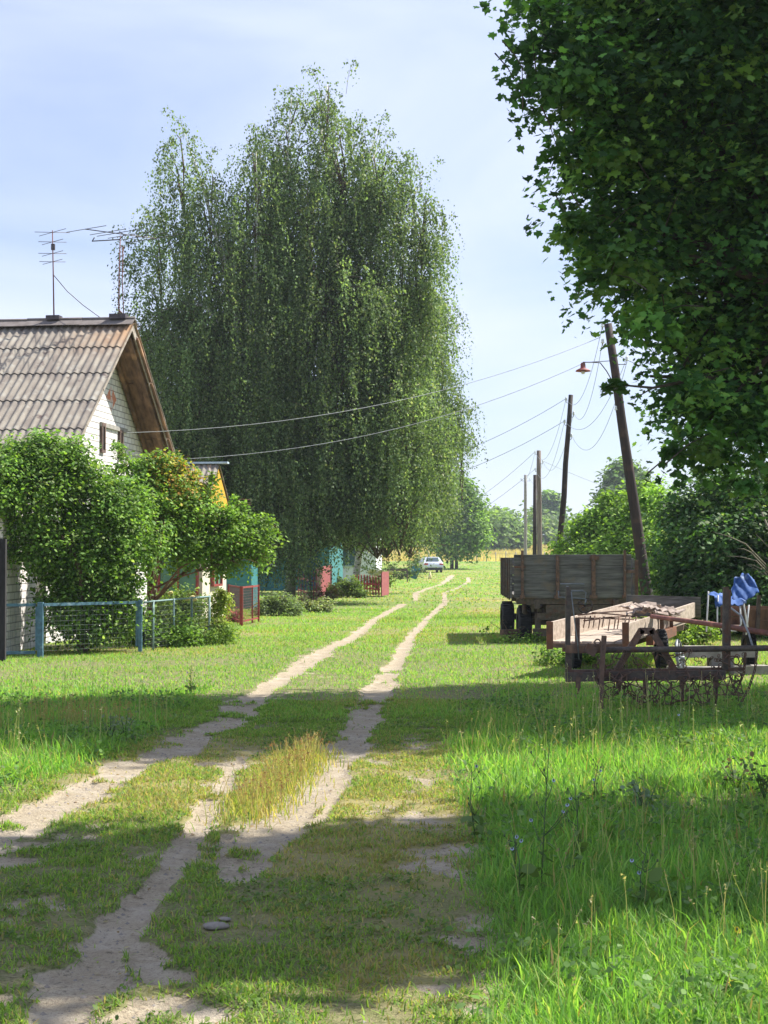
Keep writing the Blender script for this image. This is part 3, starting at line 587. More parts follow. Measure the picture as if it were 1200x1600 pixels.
# ------------------------------------------------------------------ the white brick house with its corrugated roof
RZ = math.radians(-7.0)
HX, HY = P(208, 868, 31).x, 31.0
def hl(x, y, z): return Matrix.Translation((HX, HY, 0)) @ Matrix.Rotation(RZ, 4, 'Z') @ Vector((x, y, z))
def gab(hs, x0, x1, z_e, z_r, y0=None):
    """a gabled box in the house's own axes: x along the ridge (negative = away from the lane), y along the gable"""
    m = MB(); y0 = -hs
    prof = [(-hs, 0), (hs, 0), (hs, z_e), (0, z_r), (-hs, z_e)]
    n = len(prof); A = [Vector((x0, p[0], p[1])) for p in prof]; B = [Vector((x1, p[0], p[1])) for p in prof]
    m.add(A + B, [(0, 1, 2, 3, 4)[::-1], (5, 6, 7, 8, 9)] + [(k, (k + 1) % n, n + (k + 1) % n, n + k) for k in range(n)]); return m
def corr_roof(hs, z_r, slope, x0, x1, side, rows, wave=.15, amp=.017, lip=0, ragged=True, seed=0, over=.16):
    """corrugated sheets on one slope, row over row; x runs along the ridge"""
    rr = random.Random(seed); m = MB(); ln = hs / math.cos(slope); n = int((x1 - x0) / wave * 8); xs = np.linspace(x0, x1, n + 1)
    nrm = Vector((0, side * math.sin(slope), math.cos(slope))); dn = Vector((0, side * math.cos(slope), -math.sin(slope)))
    for r in range(rows):
        s0 = ln * r / rows - (over if r else .0); s1 = ln * (r + 1) / rows
        cols_ = []
        for k in range(n + 1):
            ph = 2 * math.pi * xs[k] / wave; sheet = int((xs[k] + 50) / 1.0); hh = random.Random(sheet * 31 + r * 7 + seed).uniform(-.012, .012)
            o = amp * math.sin(ph); col = []
            for (s, b) in ((s0, 0), (s0 + .35 * (s1 - s0), .3), (s0 + .7 * (s1 - s0), .7), (s1 + hh, 1)):
                p = Vector((xs[k], 0, z_r)) + dn * s + nrm * (.035 + o + .022 * b + (0 if r else .0)); col.append(p)
            cols_.append(col)
        V = []; nr = 4
        for col in cols_: V += col
        for col in cols_: V += [p - nrm * .011 for p in col]
        N = len(cols_) * nr; F = []
        for k in range(len(cols_) - 1):
            for q in range(nr - 1):
                a = k * nr + q; F.append((a, a + 1, a + nr + 1, a + nr)); F.append((N + a, N + a + nr, N + a + nr + 1, N + a + 1))
            a = k * nr + nr - 1; F.append((a, N + a, N + a + nr, a + nr)); a = k * nr; F.append((a, a + nr, N + a + nr, N + a))
        for k in (0, len(cols_) - 1):
            for q in range(nr - 1):
                a = k * nr + q; F.append((a, N + a, N + a + 1, a + 1))
        m.add(V, F, False)
    return m
house = thing('brick_house', 'white brick house with a steep corrugated slate roof beside the lane', 'house', (HX, HY, 0), RZ)
# house axes: +x towards the lane, y away along the gable
HS = 3.83; ZR = P(208, 503, 31).z - .05; SL = math.radians(37.5); WX = -.62
ZE = ZR - (HS - .45) * math.tan(SL)
PY_ = float(min(np.linspace(-3.4, 3.4, 600), key=lambda a: abs(600 + 2400 * hl(WX, a, 0).x / hl(WX, a, 0).y - 173))); PZ_ = float(EYE.z + (868 - 622) / 2400 * hl(WX, PY_, 0).y)
m_bg = brickmat('white_brick', 'Y', patch=(WX, PY_, PZ_)); m_bf = brickmat('white_brick_front', 'X')
gab(HS - .45, WX - 9, WX, ZE - .03, ZR - .06).build('wall', m_bg, house, True)
for side, nm in ((-1, 0), (1, 1)):
    corr_roof(HS + .1, ZR, SL, -10.2, 0.0 if side < 0 else .02, side, 5, seed=nm).build('roof', m_roof, house, True)
rc = MB()
for k in range(9):
    x1_ = .02 - k * 1.1; x0_ = x1_ - 1.16
    for s_ in (-1, 1):
        M = Matrix.Rotation(-s_ * (SL - .08), 3, 'X')
        rc.box((x0_ / 2 + x1_ / 2, s_ * .115, ZR + .045 + .006 * (k % 2)), (1.16, .27, .012), M)
    rc.tube([(x0_, 0, ZR + .125 + .006 * (k % 2)), (x1_, 0, ZR + .125 + .006 * (k % 2))], .035, 8)
rc.build('ridge_cap', mat('ridge_slate', (.20, .175, .165), (.13, .11, .10), (6, 6, 6), .9, .3), house, True)
# boarded underside of the far slope's overhang: uneven weathered boards and beams
sf = MB(); rr = random.Random(4)
for k in range(5):
    xx = WX + .05 + k * .135; wdt = .128
    for seg in range(3):
        s0, s1 = [(.25, 1.55), (1.57, 3.3), (3.32, 4.95)][seg]; off = rr.uniform(-.012, .012)
        a = Vector((xx + rr.uniform(-.008, .008), s0 * math.cos(SL), ZR - s0 * math.sin(SL) - .10 + off)); b = Vector((xx + rr.uniform(-.01, .01), s1 * math.cos(SL), ZR - s1 * math.sin(SL) - .10 - off))
        sf.beam(a, b, wdt, .028 + .02 * rr.random(), (0, math.sin(SL), math.cos(SL)), .006)
for xx, hh in ((WX + .08, .13), (WX + .48, .16)):
    sf.beam((xx, .1, ZR - .22), (xx, 4.85 * math.cos(SL), ZR - 4.85 * math.sin(SL) - .17), .09, hh, (0, math.sin(SL), math.cos(SL)), .01)
sf.build('soffit', m_brownboard, house, True)
fb = MB()
for s_ in (-1, 1):
    for seg in range(4):
        s0, s1 = seg * 1.24, seg * 1.24 + 1.22
        fb.beam((-.03, s_ * s0 * math.cos(SL), ZR - s0 * math.sin(SL) - .05), (-.03, s_ * s1 * math.cos(SL), ZR - s1 * math.sin(SL) - .05), (.022), .20 if s_ > 0 else .06, (0, s_ * math.sin(SL), math.cos(SL)), .004)
fb.build('verge_board', mat('verge_board', (.36, .32, .27), (.22, .18, .15), (10, 3, 10), .9, .3), house, True)
# broken cement pointing and sheet edges bulging under the far verge
cp = MB()
for k in range(46):
    s0 = .12 + k * .104 + rr.uniform(-.03, .03)
    if rr.random() < .22: continue
    c = Vector((-.10 + rr.uniform(-.05, .04), s0 * math.cos(SL), ZR - s0 * math.sin(SL) - .055 + rr.uniform(-.015, .015)))
    cp.box(c, (rr.uniform(.08, .20), rr.uniform(.05, .10), rr.uniform(.03, .07)), Euler((-SL + rr.uniform(-.4, .4), rr.uniform(-.3, .3), rr.uniform(-.5, .5))).to_matrix(), .014)
cp.build('pointing', mat('cement_pointing', (.26, .215, .175), (.10, .07, .055), (9, 9, 9), .95, .5), house, True)
def window(parent, c, wdt, hgt, ax='x', frame=None, glass=None, dep=.1, bars=1):
    """a window set in a wall facing +x (ax='x') or -y (ax='y')"""
    c = Vector(c); fr = MB(); t = .06
    def v(a, b, d): return Vector((c.x + d, c.y + a, c.z + b)) if ax == 'x' else Vector((c.x + a, c.y - d, c.z + b))
    def bx(a, b, wa, hb, d, dd): return fr.box(v(a, b, d), (dd, wa, hb) if ax == 'x' else (wa, dd, hb))
    for s_ in (-1, 1): bx(s_ * (wdt - t) / 2, 0, t, hgt, .02, dep); bx(0, s_ * (hgt - t) / 2, wdt - 2 * t - .002, t, .02, dep)
    for k in range(bars): bx((k + 1) * wdt / (bars + 1) - wdt / 2, 0, .04, hgt - 2 * t - .002, .02, dep * .8)
    f = fr.build('window', frame, parent, True)
    g = MB(); g.box(v(0, 0, .005), ((.02, wdt - t, hgt - t) if ax == 'x' else (wdt - t, .02, hgt - t))); g.build('pane', glass or m_glass, f, True); return f
m_wfr = mat('window_frame_paint', (.16, .10, .08), (.09, .06, .05), rough=.6); m_wfrl = mat('pale_window_frame', (.34, .42, .42), (.26, .32, .32), rough=.6)
def gable_y(px):   # where along the gable wall the photo shows this column
    return min(np.linspace(-3.4, 3.4, 600), key=lambda a: abs(600 + 2400 * hl(WX, a, 0).x / hl(WX, a, 0).y - px))
def gable_z(a, py): return EYE.z + (868 - py) / 2400 * hl(WX, a, 0).y
ga = gable_y(158); gc = gable_y(186)
window(house, (WX + .01, ga, gable_z(ga, 684)), .24, .60, 'x', m_wfr, glassmat('dim_glass', (.10, .14, .15), .15), .05, 0)
window(house, (WX + .01, gc, gable_z(gc, 694)), .24, .60, 'x', m_wfr, None, .05, 0)
window(house, (WX + .01, -1.9, 1.55), 1.1, 1.2, 'x', m_wfrl, None, .07, 1); window(house, (WX + .01, 1.4, 1.55), 1.1, 1.2, 'x', m_wfrl, None, .07, 1)
window(house, (-3.6, -HS + .44, 1.5), 1.1, 1.2, 'y', m_wfrl, None, .07, 1)
lt = MB(); lt.box((WX + .02, (ga + gc) / 2 + .15, gable_z(ga, 663)), (.05, 1.8, .09)); lt.build('lintel', m_concrete, house, True)
# low brick wing towards the camera
wing = thing('brick_outbuilding', 'low white brick outbuilding showing between the dark post and the shrub', 'outbuilding', (P(-10, 868, 25).x - .25, 25.2, 0), 0.0)
mw = MB(); mw.box((-2.2, 1.15, 1.42), (4.4, 2.3, 2.84)); mw.build('wall', m_bg2 := brickmat('outbuilding_brick', 'Y', (.85, .79, .77), (.76, .70, .68)), wing, True)
mr = MB(); mr.beam((.15, 1.15, 2.90), (-4.6, 1.15, 3.02), 2.7, .06); mr.build('roof', m_roof, wing, True)
wing.location = (P(60, 868, 27.0).x, 24.5, 0)

# ------------------------------------------------------------------ aerials on the ridge
def ridge_at(px):      # the ridge point seen at this column
    best = min((abs(600 + 2400 * hl(-k * .02, 0, 0).x / hl(-k * .02, 0, 0).y - px), k) for k in range(0, 400)); return hl(-best[1] * .02, 0, ZR + .1)
b1 = ridge_at(82); Y1 = b1.y
a1 = thing('tv_aerial', 'thin red mast with four stacked crossed dipoles on the roof ridge', 'aerial', b1)
mm = MB(); tp = P(82, 360, Y1); mm.tube([b1 - Vector((0, 0, .1)), (b1 + tp) / 2, tp], [.016, .013, .010], 8); mm.build('mast', m_antred, a1)
el_ = MB()
for py, l1 in ((363, .38), (378, .30), (396, .30), (409, .28)):
    c = P(82, py, Y1)
    for an in (.35, 2.75): d = Vector((math.cos(an), math.sin(an) * 1.6, .10 * math.cos(an))); el_.tube([c - d * l1 * .9, c + d * l1 * .9], .006, 5)
el_.box(P(83, 386, Y1), (.07, .07, .12)); el_.build('dipoles', m_ant, a1)
st = MB(); e = ridge_at(160); st.tube([P(84, 430, Y1), P(105, 455, Y1 + .1), P(130, 477, Y1 + .3), e], .009, 5); st.build('stay_wire', m_ant, a1)
fp = MB(); fp.box(b1 + Vector((0, 0, .06)), (.28, .22, .09), Matrix.Rotation(RZ, 3, 'Z')); fp.build('foot_plate', m_ant, a1)
b2 = ridge_at(184); Y2 = b2.y
a2 = thing('tv_aerial', 'tall mast with a long horizontal yagi boom reaching into the birch twigs', 'aerial', b2)
mm = MB(); tp = P(188, 368, Y2); mm.tube([b2 - Vector((0, 0, .1)), P(186, 430, Y2), tp], [.016, .013, .010], 8)
mm.tube([P(192, 385, Y2), P(191, 440, Y2), b2 + Vector((.1, 0, .05))], .010, 6)
for py in (386, 400, 412, 424): mm.tube([P(188, py, Y2), P(194, py, Y2)], .008, 5)
mm.tube([P(186, 485, Y2), P(198, 497, Y2)], .015, 6); mm.build('mast', m_antred, a2)
bm_ = MB(); A_, B_ = P(133, 358, Y2 - .3), P(245, 373, Y2 + .4); bm_.tube([A_, B_], .010, 6)
d = (B_ - A_).normalized(); side_ = Vector((d.y, -d.x, 0)).normalized()
for k, (t_, l_) in enumerate(((.0, .55), (.30, .5), (.42, .55), (.60, .6), (.78, .66), (.97, .8))):
    c = A_.lerp(B_, t_); q = Vector((-.85, .5, -.02)).normalized(); bm_.tube([c - q * l_, c + q * l_ * .9], .007, 5)
c = A_.lerp(B_, .36); q = Vector((.9, -.45, .0)).normalized(); bm_.tube([c - q * .42 - Vector((0, 0, .06)), c - q * .48 - Vector((0, 0, .13)), c + q * .2 - Vector((0, 0, .16)), c + q * .32 - Vector((0, 0, .07)), c + q * .2], .012, 6)
bm_.build('antenna_boom', m_ant, a2)
fp = MB(); fp.box(b2 + Vector((0, 0, .06)), (.34, .24, .10), Matrix.Rotation(RZ, 3, 'Z')); fp.build('foot_plate', m_ant, a2)

# ------------------------------------------------------------------ houses farther down the lane
def simple_house(name, label, x, y, rz, length, hs, ze, zr, wall_m, roof_m, over=.35, gable_m=None, chimney=None):
    t = thing(name, label, 'house', (x, y, 0), math.radians(rz)); sl_ = math.atan((zr - ze) / hs)
    gab(hs, -length, 0, ze, zr - .04).build('wall', wall_m, t, True)
    for s_ in (-1, 1): corr_roof(hs + over, zr + .02, sl_, -length - .3, over, s_, 3, seed=s_ + 3).build('roof', roof_m, t, True)
    if gable_m:
        g = MB(); A = [Vector((.03, -hs, ze)), Vector((.03, hs, ze)), Vector((.03, 0, zr - .05))]; g.prism(A, (0, 0, 0), (.05, 0, 0)); g.build('gable', gable_m, t, True)
    if chimney:
        c = MB(); c.box((chimney[0], chimney[1], zr + .3), (.5, .5, 1.6)); c.box((chimney[0], chimney[1], zr + 1.14), (.62, .62, .12)); c.build('chimney', mat('chimney_brick', (.50, .24, .13), (.40, .19, .10)), t, True)
    return t
m_yellow = mat('yellow_boards', (.62, .36, .03), (.52, .28, .02), (3, 18, 3), .6, .1); m_teal = mat('teal_paint', (.05, .22, .23), (.03, .15, .17), (3, 3, 9), .6, .1)
m_green = mat('green_glazed_panel', (.10, .24, .16), (.06, .16, .11), (3, 3, 3), .35, 0); m_creamwall = mat('cream_plaster', (.62, .58, .46), (.50, .46, .36), (3, 3, 3), .9, .1)
m_white = mat('whitewash', (.72, .72, .72), (.58, .58, .60), (3, 3, 3), .9, .1); m_bluew = mat('pale_blue_flashing', (.50, .62, .72), (.40, .50, .58), rough=.4, bump=0)
px_ = P(331, 868, 39.5)
porch = simple_house('porch_house', 'yellow gabled porch house with red framed green windows behind the shrub', px_.x, 40.2, -7, 5.2, 1.35, 2.85, P(333, 727, 40).z, m_creamwall, m_roof, .12, m_yellow)
fl = MB(); fl.box((-2.4, 0, P(333, 727, 40).z + .075), (5.5, .22, .05)); fl.build('ridge_cap', m_bluew, porch, True)
for yy, wd_ in ((-1.36, 0),):
    for k in range(4): window(porch, (-.62 - k * 1.18, yy, 1.45), 1.05, 1.7, 'y', m_redpaint, m_green, .10, 1)
window(porch, (.03, 0, 1.5), 1.0, 1.4, 'x', m_redpaint, m_green, .1, 1)
sh = thing('teal_shed', 'small teal shed behind the red wire fence', 'shed', (P(393, 868, 46).x, 46, 0), math.radians(-7))
m_ = MB(); m_.box((-.75, .45, 1.0), (1.5, .9, 2.0)); m_.build('wall', m_teal, sh, True)
m_ = MB(); m_.box((-.75, .45, 2.06), (1.7, 1.2, .08)); m_.build('roof', m_roof, sh, True)
m_ = MB(); m_.box((-1.12, -.03, 1.2), (.6, .04, 1.7)); m_.build('door', mat('grey_door', (.30, .27, .25), (.22, .2, .19)), sh, True)
simple_house('teal_house', 'teal painted house behind the first red picket fence, an orange chimney on its roof', P(522, 868, 70).x, 73.5, -4, 9, 3.2, 2.7, 5.6, m_teal, m_roof, .35, None, (-6.4, 0))
dr = bpy.data.objects['teal_house']; m_ = MB(); m_.box((-.9, -3.23, 1.2), (.75, .05, 2.1)); m_.build('door', mat('dark_blue_door', (.02, .08, .14), (.015, .05, .09)), dr, True)
m_ = MB(); m_.box((-3.0, -3.23, 1.6), (1.2, .05, 1.2)); m_.build('window', m_wfrl, dr, True)
wh = simple_house('white_house', 'whitewashed house glimpsed under the birch twigs behind the second picket fence', P(592, 868, 84).x, 87, -3, 9, 3.0, 2.8, 5.4, m_white, m_roof, .3)
for k in range(2): window(wh, (-1.5 - 2.3 * k, -3.03, 1.6), 1.0, 1.2, 'y', m_wfrl, None, .08, 1)

# ------------------------------------------------------------------ fences on the left
def mesh_panel(m, a, b, z0, z1, step=.075, r=.0022):
    a = Vector(a); b = Vector(b); L_ = (b - a).length; n = int(L_ / step)
    for k in range(n + 1):
        p = a.lerp(b, k / n); m.add([p + Vector((-r, 0, z0)), p + Vector((r, 0, z0)), p + Vector((r, 0, z1)), p + Vector((-r, 0, z1))], [(0, 1, 2, 3)])
    d = (b - a).normalized(); nz_ = int((z1 - z0) / step)
    for k in range(nz_ + 1):
        z = z0 + (z1 - z0) * k / nz_; m.tube([a + Vector((0, 0, z)), b + Vector((0, 0, z))], r, 3, cap=False)
    return m
g0 = G(63, 1027); g1 = G(219, 1019); YF = g0.y; gx = G(-140, 1031)
bf = thing('blue_mesh_fence', 'low blue steel tube fence with wire mesh in front of the big dark shrub', 'fence', (g0 + g1) / 2)
zt = P(140, 941, (g0.y + g1.y) / 2).z
for p, ww in ((g0, .085), (g1, .06), (gx, .07)):
    m_ = MB(); m_.box(p + Vector((0, 0, zt / 2 - .1)), (ww, ww, zt + .24)); m_.build('post', m_bluefence, bf)
m_ = MB(); m_.box(g0 + Vector((-.062, 0, zt / 2 + .03)), (.03, .05, zt - .16)); m_.build('gate_stile', m_bluefence, bf); m_ = MB(); m_.box(g1 + Vector((-.055, 0, zt / 2 + .05)), (.035, .04, zt - .1)); m_.build('gate_stile', m_bluefence, bf)
m_ = MB()
for a_, b_ in ((g0, g1), (gx, g0)):
    m_.beam(a_ + Vector((.05, 0, zt - .02)), b_ + Vector((-.08, 0, zt - .02)), .035, .045); 
m_.beam(gx + Vector((.05, 0, .08)), g0 + Vector((-.08, 0, .08)), .035, .05); m_.build('rail', m_bluefence, bf)
m_ = MB(); mesh_panel(m_, g0 + Vector((.05, 0, 0)), g1 - Vector((.08, 0, 0)), .1, zt - .05); mesh_panel(m_, gx + Vector((.05, 0, 0)), g0 - Vector((.08, 0, 0)), .1, zt - .05); m_.build('wire_mesh', m_mesh, bf)
g2 = G(327, 1000); lf = thing('pale_mesh_fence', 'pale green mesh fence running back from the blue post to the yellow vine', 'fence', (g1 + g2) / 2)
zl = zt - .02; s_ = g1 + Vector((.06, .05, 0))
for k, t_ in enumerate((.12, .42, .70, 1.0)):
    p = s_.lerp(g2, t_); m_ = MB(); m_.tube([p - Vector((0, 0, .2)), p + Vector((0, 0, zl + .02))], .02, 8); m_.build('post', m_palefence, lf)
m_ = MB(); m_.tube([s_ + Vector((0, 0, zl)), s_.lerp(g2, .5) + Vector((0, 0, zl)), g2 + Vector((0, 0, zl))], .017, 6); m_.build('rail', m_palefence, lf)
m_ = MB(); mesh_panel(m_, s_, g2, .05, zl - .02, .07); m_.build('wire_mesh', m_mesh, lf)
dp = G(2, 1034); o = MB(); o.beam(dp - Vector((0, 0, .2)), dp + Vector((-.01, 0, 1.85)), .13, .12, jit=.008); o = o.build('wooden_post', mat('tarred_post', (.035, .032, .035), (.02, .018, .02), (10, 10, 2), .9, .4)); props(o, 'dark tarred square post in front of the white brick wall, far left', 'post')
r0, r1, r2 = G(357, 971), G(377, 978), G(404, 972)
rf = thing('red_mesh_fence', 'red framed wire mesh fence corner between the vine and the birch', 'fence', r1); zr_ = P(377, 916, r1.y).z
for p, ww in ((r0, .05), (r1, .075), (r1.lerp(r2, .62), .035), (r2, .045)):
    m_ = MB(); m_.box(p + Vector((0, 0, zr_ / 2 - .05)), (ww, ww, zr_ + .1)); m_.build('post', m_redpaint, rf)
for a_, b_ in ((r0, r1), (r1, r2)):
    m_ = MB()
    for z in (.1, zr_ - .03): m_.beam(a_.lerp(b_, .05) + Vector((0, 0, z)), b_.lerp(a_, .05) + Vector((0, 0, z)), .03, .04)
    m_.build('rail', m_redpaint, rf); m_ = MB(); mesh_panel(m_, a_, b_, .1, zr_ - .05, .06); m_.build('wire_mesh', m_redmesh, rf)
def picket(name, label, a, b, n, h, c, d, hp):
    t = thing(name, label, 'fence', (a + b) / 2); dd = (b - a).normalized()
    for k in range(n):
        p = a.lerp(b, k / (n - 1)); m_ = MB(); hh = h * random.uniform(.96, 1.03)
        x = dd * .05; y_ = Vector((-dd.y, dd.x, 0)) * .012
        A = [p - x, p + x, p + x + Vector((0, 0, hh - .05)), p + Vector((0, 0, hh)), p - x + Vector((0, 0, hh - .05))]; m_.prism([v + Vector((0, 0, .06)) for v in A], y_ * -1, y_); m_.build('picket', m_redfence, t)
    m_ = MB()
    for z in (.3, h - .3): m_.beam(a - dd * .1 + Vector((0, .03, z)), b + dd * .1 + Vector((0, .03, z)), .03, .06)
    m_.build('rail', m_redfence, t)
    m_ = MB(); m_.beam(c + Vector((0, 0, hp / 2 + .05)), d + Vector((0, 0, hp / 2 + .05)), .04, hp); m_.build('board_panel', m_redboards, t); return t
picket('picket_fence', 'dark red picket fence with a plain red end panel beneath the birches', G(466, 934), G(490, 944), 6, 1.05, G(494, 944), G(518, 928), 1.15)
picket('picket_fence', 'red picket fence beside the pale yellow hydrangea', G(556, 930), G(592, 933), 9, .78, G(596, 933), G(607, 931), .92)

# ------------------------------------------------------------------ utility poles, lamp and wires
def pole(name, label, base, top, r0, r1, mt, ins):
    t = thing(name, label, 'utility pole', base); m_ = MB(); b_ = Vector(base); tp = Vector(top)
    pts = [b_ - (tp - b_).normalized() * .5] + [b_.lerp(tp, k / 6) + Vector((random.uniform(-.02, .02), 0, 0)) * (0 < k < 6) for k in range(7)]
    m_.tube(pts, [r0] + [r0 + (r1 - r0) * k / 6 for k in range(7)], 12); m_.build('shaft', mt, t)
    att = []
    for f_, s_, l_ in ins:
        p = b_.lerp(tp, f_); h = MB(); e = p + Vector((s_ * l_, -.04, 0))
        h.tube([p, e, e + Vector((s_ * .02, 0, .05)), e + Vector((s_ * .02, 0, .12))], .011, 6); hk = h.build('insulator_hook', m_darkiron, t)
        c = MB(); q = e + Vector((s_ * .02, 0, .10)); c.lathe(q, [(.001, 0), (.045, 0), (.05, .03), (.028, .05), (.042, .07), (.03, .11), (.001, .12)], 10); c.build('insulator', m_porcelain, hk); att.append(q + Vector((0, 0, .06)))
    return t, att
Yp = [41, 57, 87, 112]
pb = [P(1016, 868, 41), P(869, 868, 57), P(843, 868, 87), P(821, 868, 112)]
for v in pb: v.z = 0
pt = [P(950, 506, 41.0), P(892, 617, 57), P(842, 704, 87), P(821, 742, 112)]
INS = [(.965, -1, .17), (.90, 1, .17), (.88, -1, .17), (.80, 1, .17)]
p1, at1 = pole('utility_pole', 'dark creosoted pole leaning over the wagon, carrying the red lamp', pb[0], pt[0], .165, .105, m_pole, [(.975, -1, .16), (.92, -1, .22), (.86, 1, .32), (.69, -1, .12)])
p2, at2 = pole('utility_pole', 'bare dark pole rising behind the grey trailer, leaning slightly', pb[1], pt[1], .125, .085, m_pole, [(.96, -1, .14), (.89, 1, .14), (.85, -1, .14), (.78, 1, .12)])
p3, at3 = pole('utility_pole', 'greyish double pole with a shorter prop beside it, behind the trailer', pb[2], pt[2], .15, .12, m_polegrey, [(.97, -1, .2), (.90, 1, .2), (.84, -1, .2)])
m_ = MB(); q = P(835, 868, 87.3); q.z = 0; m_.tube([q - Vector((0, 0, .3)), P(836, 742, 87.3)], [.13, .10], 10); m_.build('prop', m_pole, p3)
p4, at4 = pole('utility_pole', 'thin concrete pole farthest along the lane, left of the double pole', pb[3], pt[3], .13, .10, mat('pole_concrete', (.30, .27, .25), (.2, .18, .17)), [(.94, -1, .3), (.94, 1, .3)])
# lamp
lp = P(911, 575, 40.6); lamp = thing('street_lamp', 'small red enamel lamp on a curved bracket at the leaning pole', 'lamp', P(958, 600, 41))
m_ = MB(); m_.tube([P(911, 566, 40.6), P(925, 566, 40.7), P(938, 567, 40.8), P(948, 580, 40.9), P(958, 598, 41)], .014, 6); m_.tube([P(918, 566, 40.7), P(952, 564, 41)], .010, 6); m_.build('bracket', m_darkiron, lamp)
m_ = MB(); m_.lathe(lp + Vector((0, 0, -.06)), [(.0, -.005), (.20, -.03), (.205, -.02), (.17, .01), (.07, .06), (.065, .16), (.05, .20), (.0, .21)], 20); m_.build('lamp_shade', m_redpaint, lamp)
m_ = MB(); m_.lathe(lp + Vector((0, 0, -.17)), [(.0, 0), (.04, .01), (.055, .05), (.04, .09), (.0, .10)], 14); m_.build('bulb', m_porcelain, lamp)
def wire(a, b, sag, r=.008, label='thin wire', n=18, grp=None):
    a = Vector(a); b = Vector(b); pts = [a.lerp(b, k / n) - Vector((0, 0, 4 * sag * (k / n) * (1 - k / n))) for k in range(n + 1)]
    m_ = MB(); m_.tube(pts, r, 5, cap=False); o = m_.build('overhead_wire', m_wire); props(o, label, 'wire', grp); return o
wire(P(938, 527, 41), hl(WX + .1, 1.2, P(252, 676, 32.2).z), .55, .0075, 'upper house wire running from the lamp pole across the birches to the gable')
wire(P(915, 566, 41), hl(WX + .5, 2.9, P(262, 719, 34).z), .55, .0075, 'lower house wire crossing the birches from the lamp pole to the eaves')
NM = [['outermost', 'upper', 'middle', 'lowest'], ['outermost', 'upper', 'middle', 'lowest']]
for k in range(4): wire(at1[min(k, 3)] if k != 3 else at1[2] + Vector((0, 0, -.1)), at2[k], .95 if k < 3 else 1.3, .007, '%s line wire slung between the lamp pole and the next pole' % ['highest', 'second', 'third', 'lowest'][k])
for k in range(3): wire(at2[k], at3[k], 1.2, .008, '%s line wire slung from the bare dark pole to the double pole' % ['highest', 'second', 'lowest'][k])
for k in range(2): wire(at3[k], at4[k], .7, .009, '%s line wire between the double pole and the concrete pole' % ['left', 'right'][k])
wire(at2[0], P(560, 748, 62), .5, .009, 'upper side wire from the bare dark pole into the birches'); wire(at2[2], P(560, 776, 62), .5, .009, 'lower side wire from the bare dark pole into the birches')
wire(at3[0], P(650, 830, 90), .5, .010, 'upper side wire from the double pole towards the round tree'); wire(at3[2], P(650, 850, 90), .4, .010, 'lower side wire from the double pole towards the round tree')
wire(P(952, 548, 41), P(1260, 500, 46), 1.1, .009, 'slack wire leaving the lamp pole into the maple crown')
wire(at3[1], P(1100, 800, 140), .5, .012, 'far thin wire running right from the double pole')

# ------------------------------------------------------------------ the big grey trailer
tr = thing('farm_trailer', 'high grey plank trailer with rusty stakes standing on four tyres', 'trailer', (P(890, 868, 29.5).x, 29.8, 0))
YT = 28.0; xl, xr = P(803, 868, YT).x, P(986, 868, YT).x; zb, ztp = P(890, 934, YT).z, P(890, 866.5, YT).z
vx = (P(788, 868, 32.2).x - xl) / 4.2             # drift of the sides away from the camera
LT = 4.1
def tX(x, l): return Vector((x + vx * l, YT + l, 0))
def board_wall(a, b, z0, z1, n, th=.035, mt=m_greywood, name='side_board', parent=tr, gapz=.006, jit=.004, slope=0):
    m_ = MB(); hh = (z1 - z0) / n
    for k in range(n):
        m_.beam(Vector(a) + Vector((0, 0, z0 + hh * (k + .5) + random.uniform(-gapz, gapz) * .3)), Vector(b) + Vector((0, 0, z0 + hh * (k + .5) - slope)), th + random.uniform(0, .008), hh - gapz, jit=jit)
    return m_.build(name, mt, parent)
board_wall(tX(xl, 0), tX(xr, 0), zb, ztp, 4, name='front_board')
board_wall(tX(xl - .05, .03), tX(xl - .05, LT), zb - .02, ztp - .07, 4); board_wall(tX(xr + .05, .03), tX(xr + .05, LT), zb - .02, ztp - .07, 4)
board_wall(tX(xl, LT), tX(xr, LT), zb, ztp - .06, 4, name='rear_board')
m_ = MB(); m_.box(tX((xl + xr) / 2, LT / 2) + Vector((0, 0, zb + .0)), (xr - xl - .06, LT - .1, .05)); m_.build('bed', m_greywood, tr)
for px, h0, h1, ww in ((816, 860, 936, .045), (871, 868, 936, .06), (927, 867, 936, .07), (976, 860, 934, .045)):
    m_ = MB(); x = P(px, 868, YT - .04).x; za, zz = P(px, h1, YT).z, P(px, h0, YT).z; m_.box((x, YT - .05, (za + zz) / 2), (ww, .05, zz - za)); m_.box((x, YT - .03, zb + .02), (ww * 2, .08, .06)); m_.build('stake', m_rust, tr)
m_ = MB(); m_.box((P(928, 868, YT).x, YT - .04, P(0, 872, YT).z), (.17, .03, .07)); m_.box((P(812, 868, YT).x, YT - .035, P(0, 886, YT).z), (.20, .02, .035)); m_.box((P(985, 868, YT).x, YT - .035, P(0, 893, YT).z), (.16, .03, .05)); m_.build('hinge', m_rust, tr)
for k in range(6):
    l = .12 + k * .75; m_ = MB(); p = tX(xl - .10, l); m_.box(p + Vector((.02, 0, (zb + ztp) / 2 - .05)), (.03, .05, ztp - zb - .02)); m_.build('stake', m_darkiron, tr)
for k in range(4):
    l = .2 + k * 1.1; m_ = MB(); p = tX(xr + .12, l); m_.box(p + Vector((0, 0, (zb + ztp) / 2 - .05)), (.06, .08, ztp - zb - .1)); m_.build('stake', m_rust, tr)
for px in (816, 871, 927, 976):
    m_ = MB()
    for py in (876, 892, 908, 924): v = P(px, py, YT - .08); m_.lathe(v, [(0, -.012), (.014, -.010), (.014, .006), (0, .006)], 6, 'Y')
    m_.build('bolt', m_darkiron, tr)
ch = MB(); zc = .58
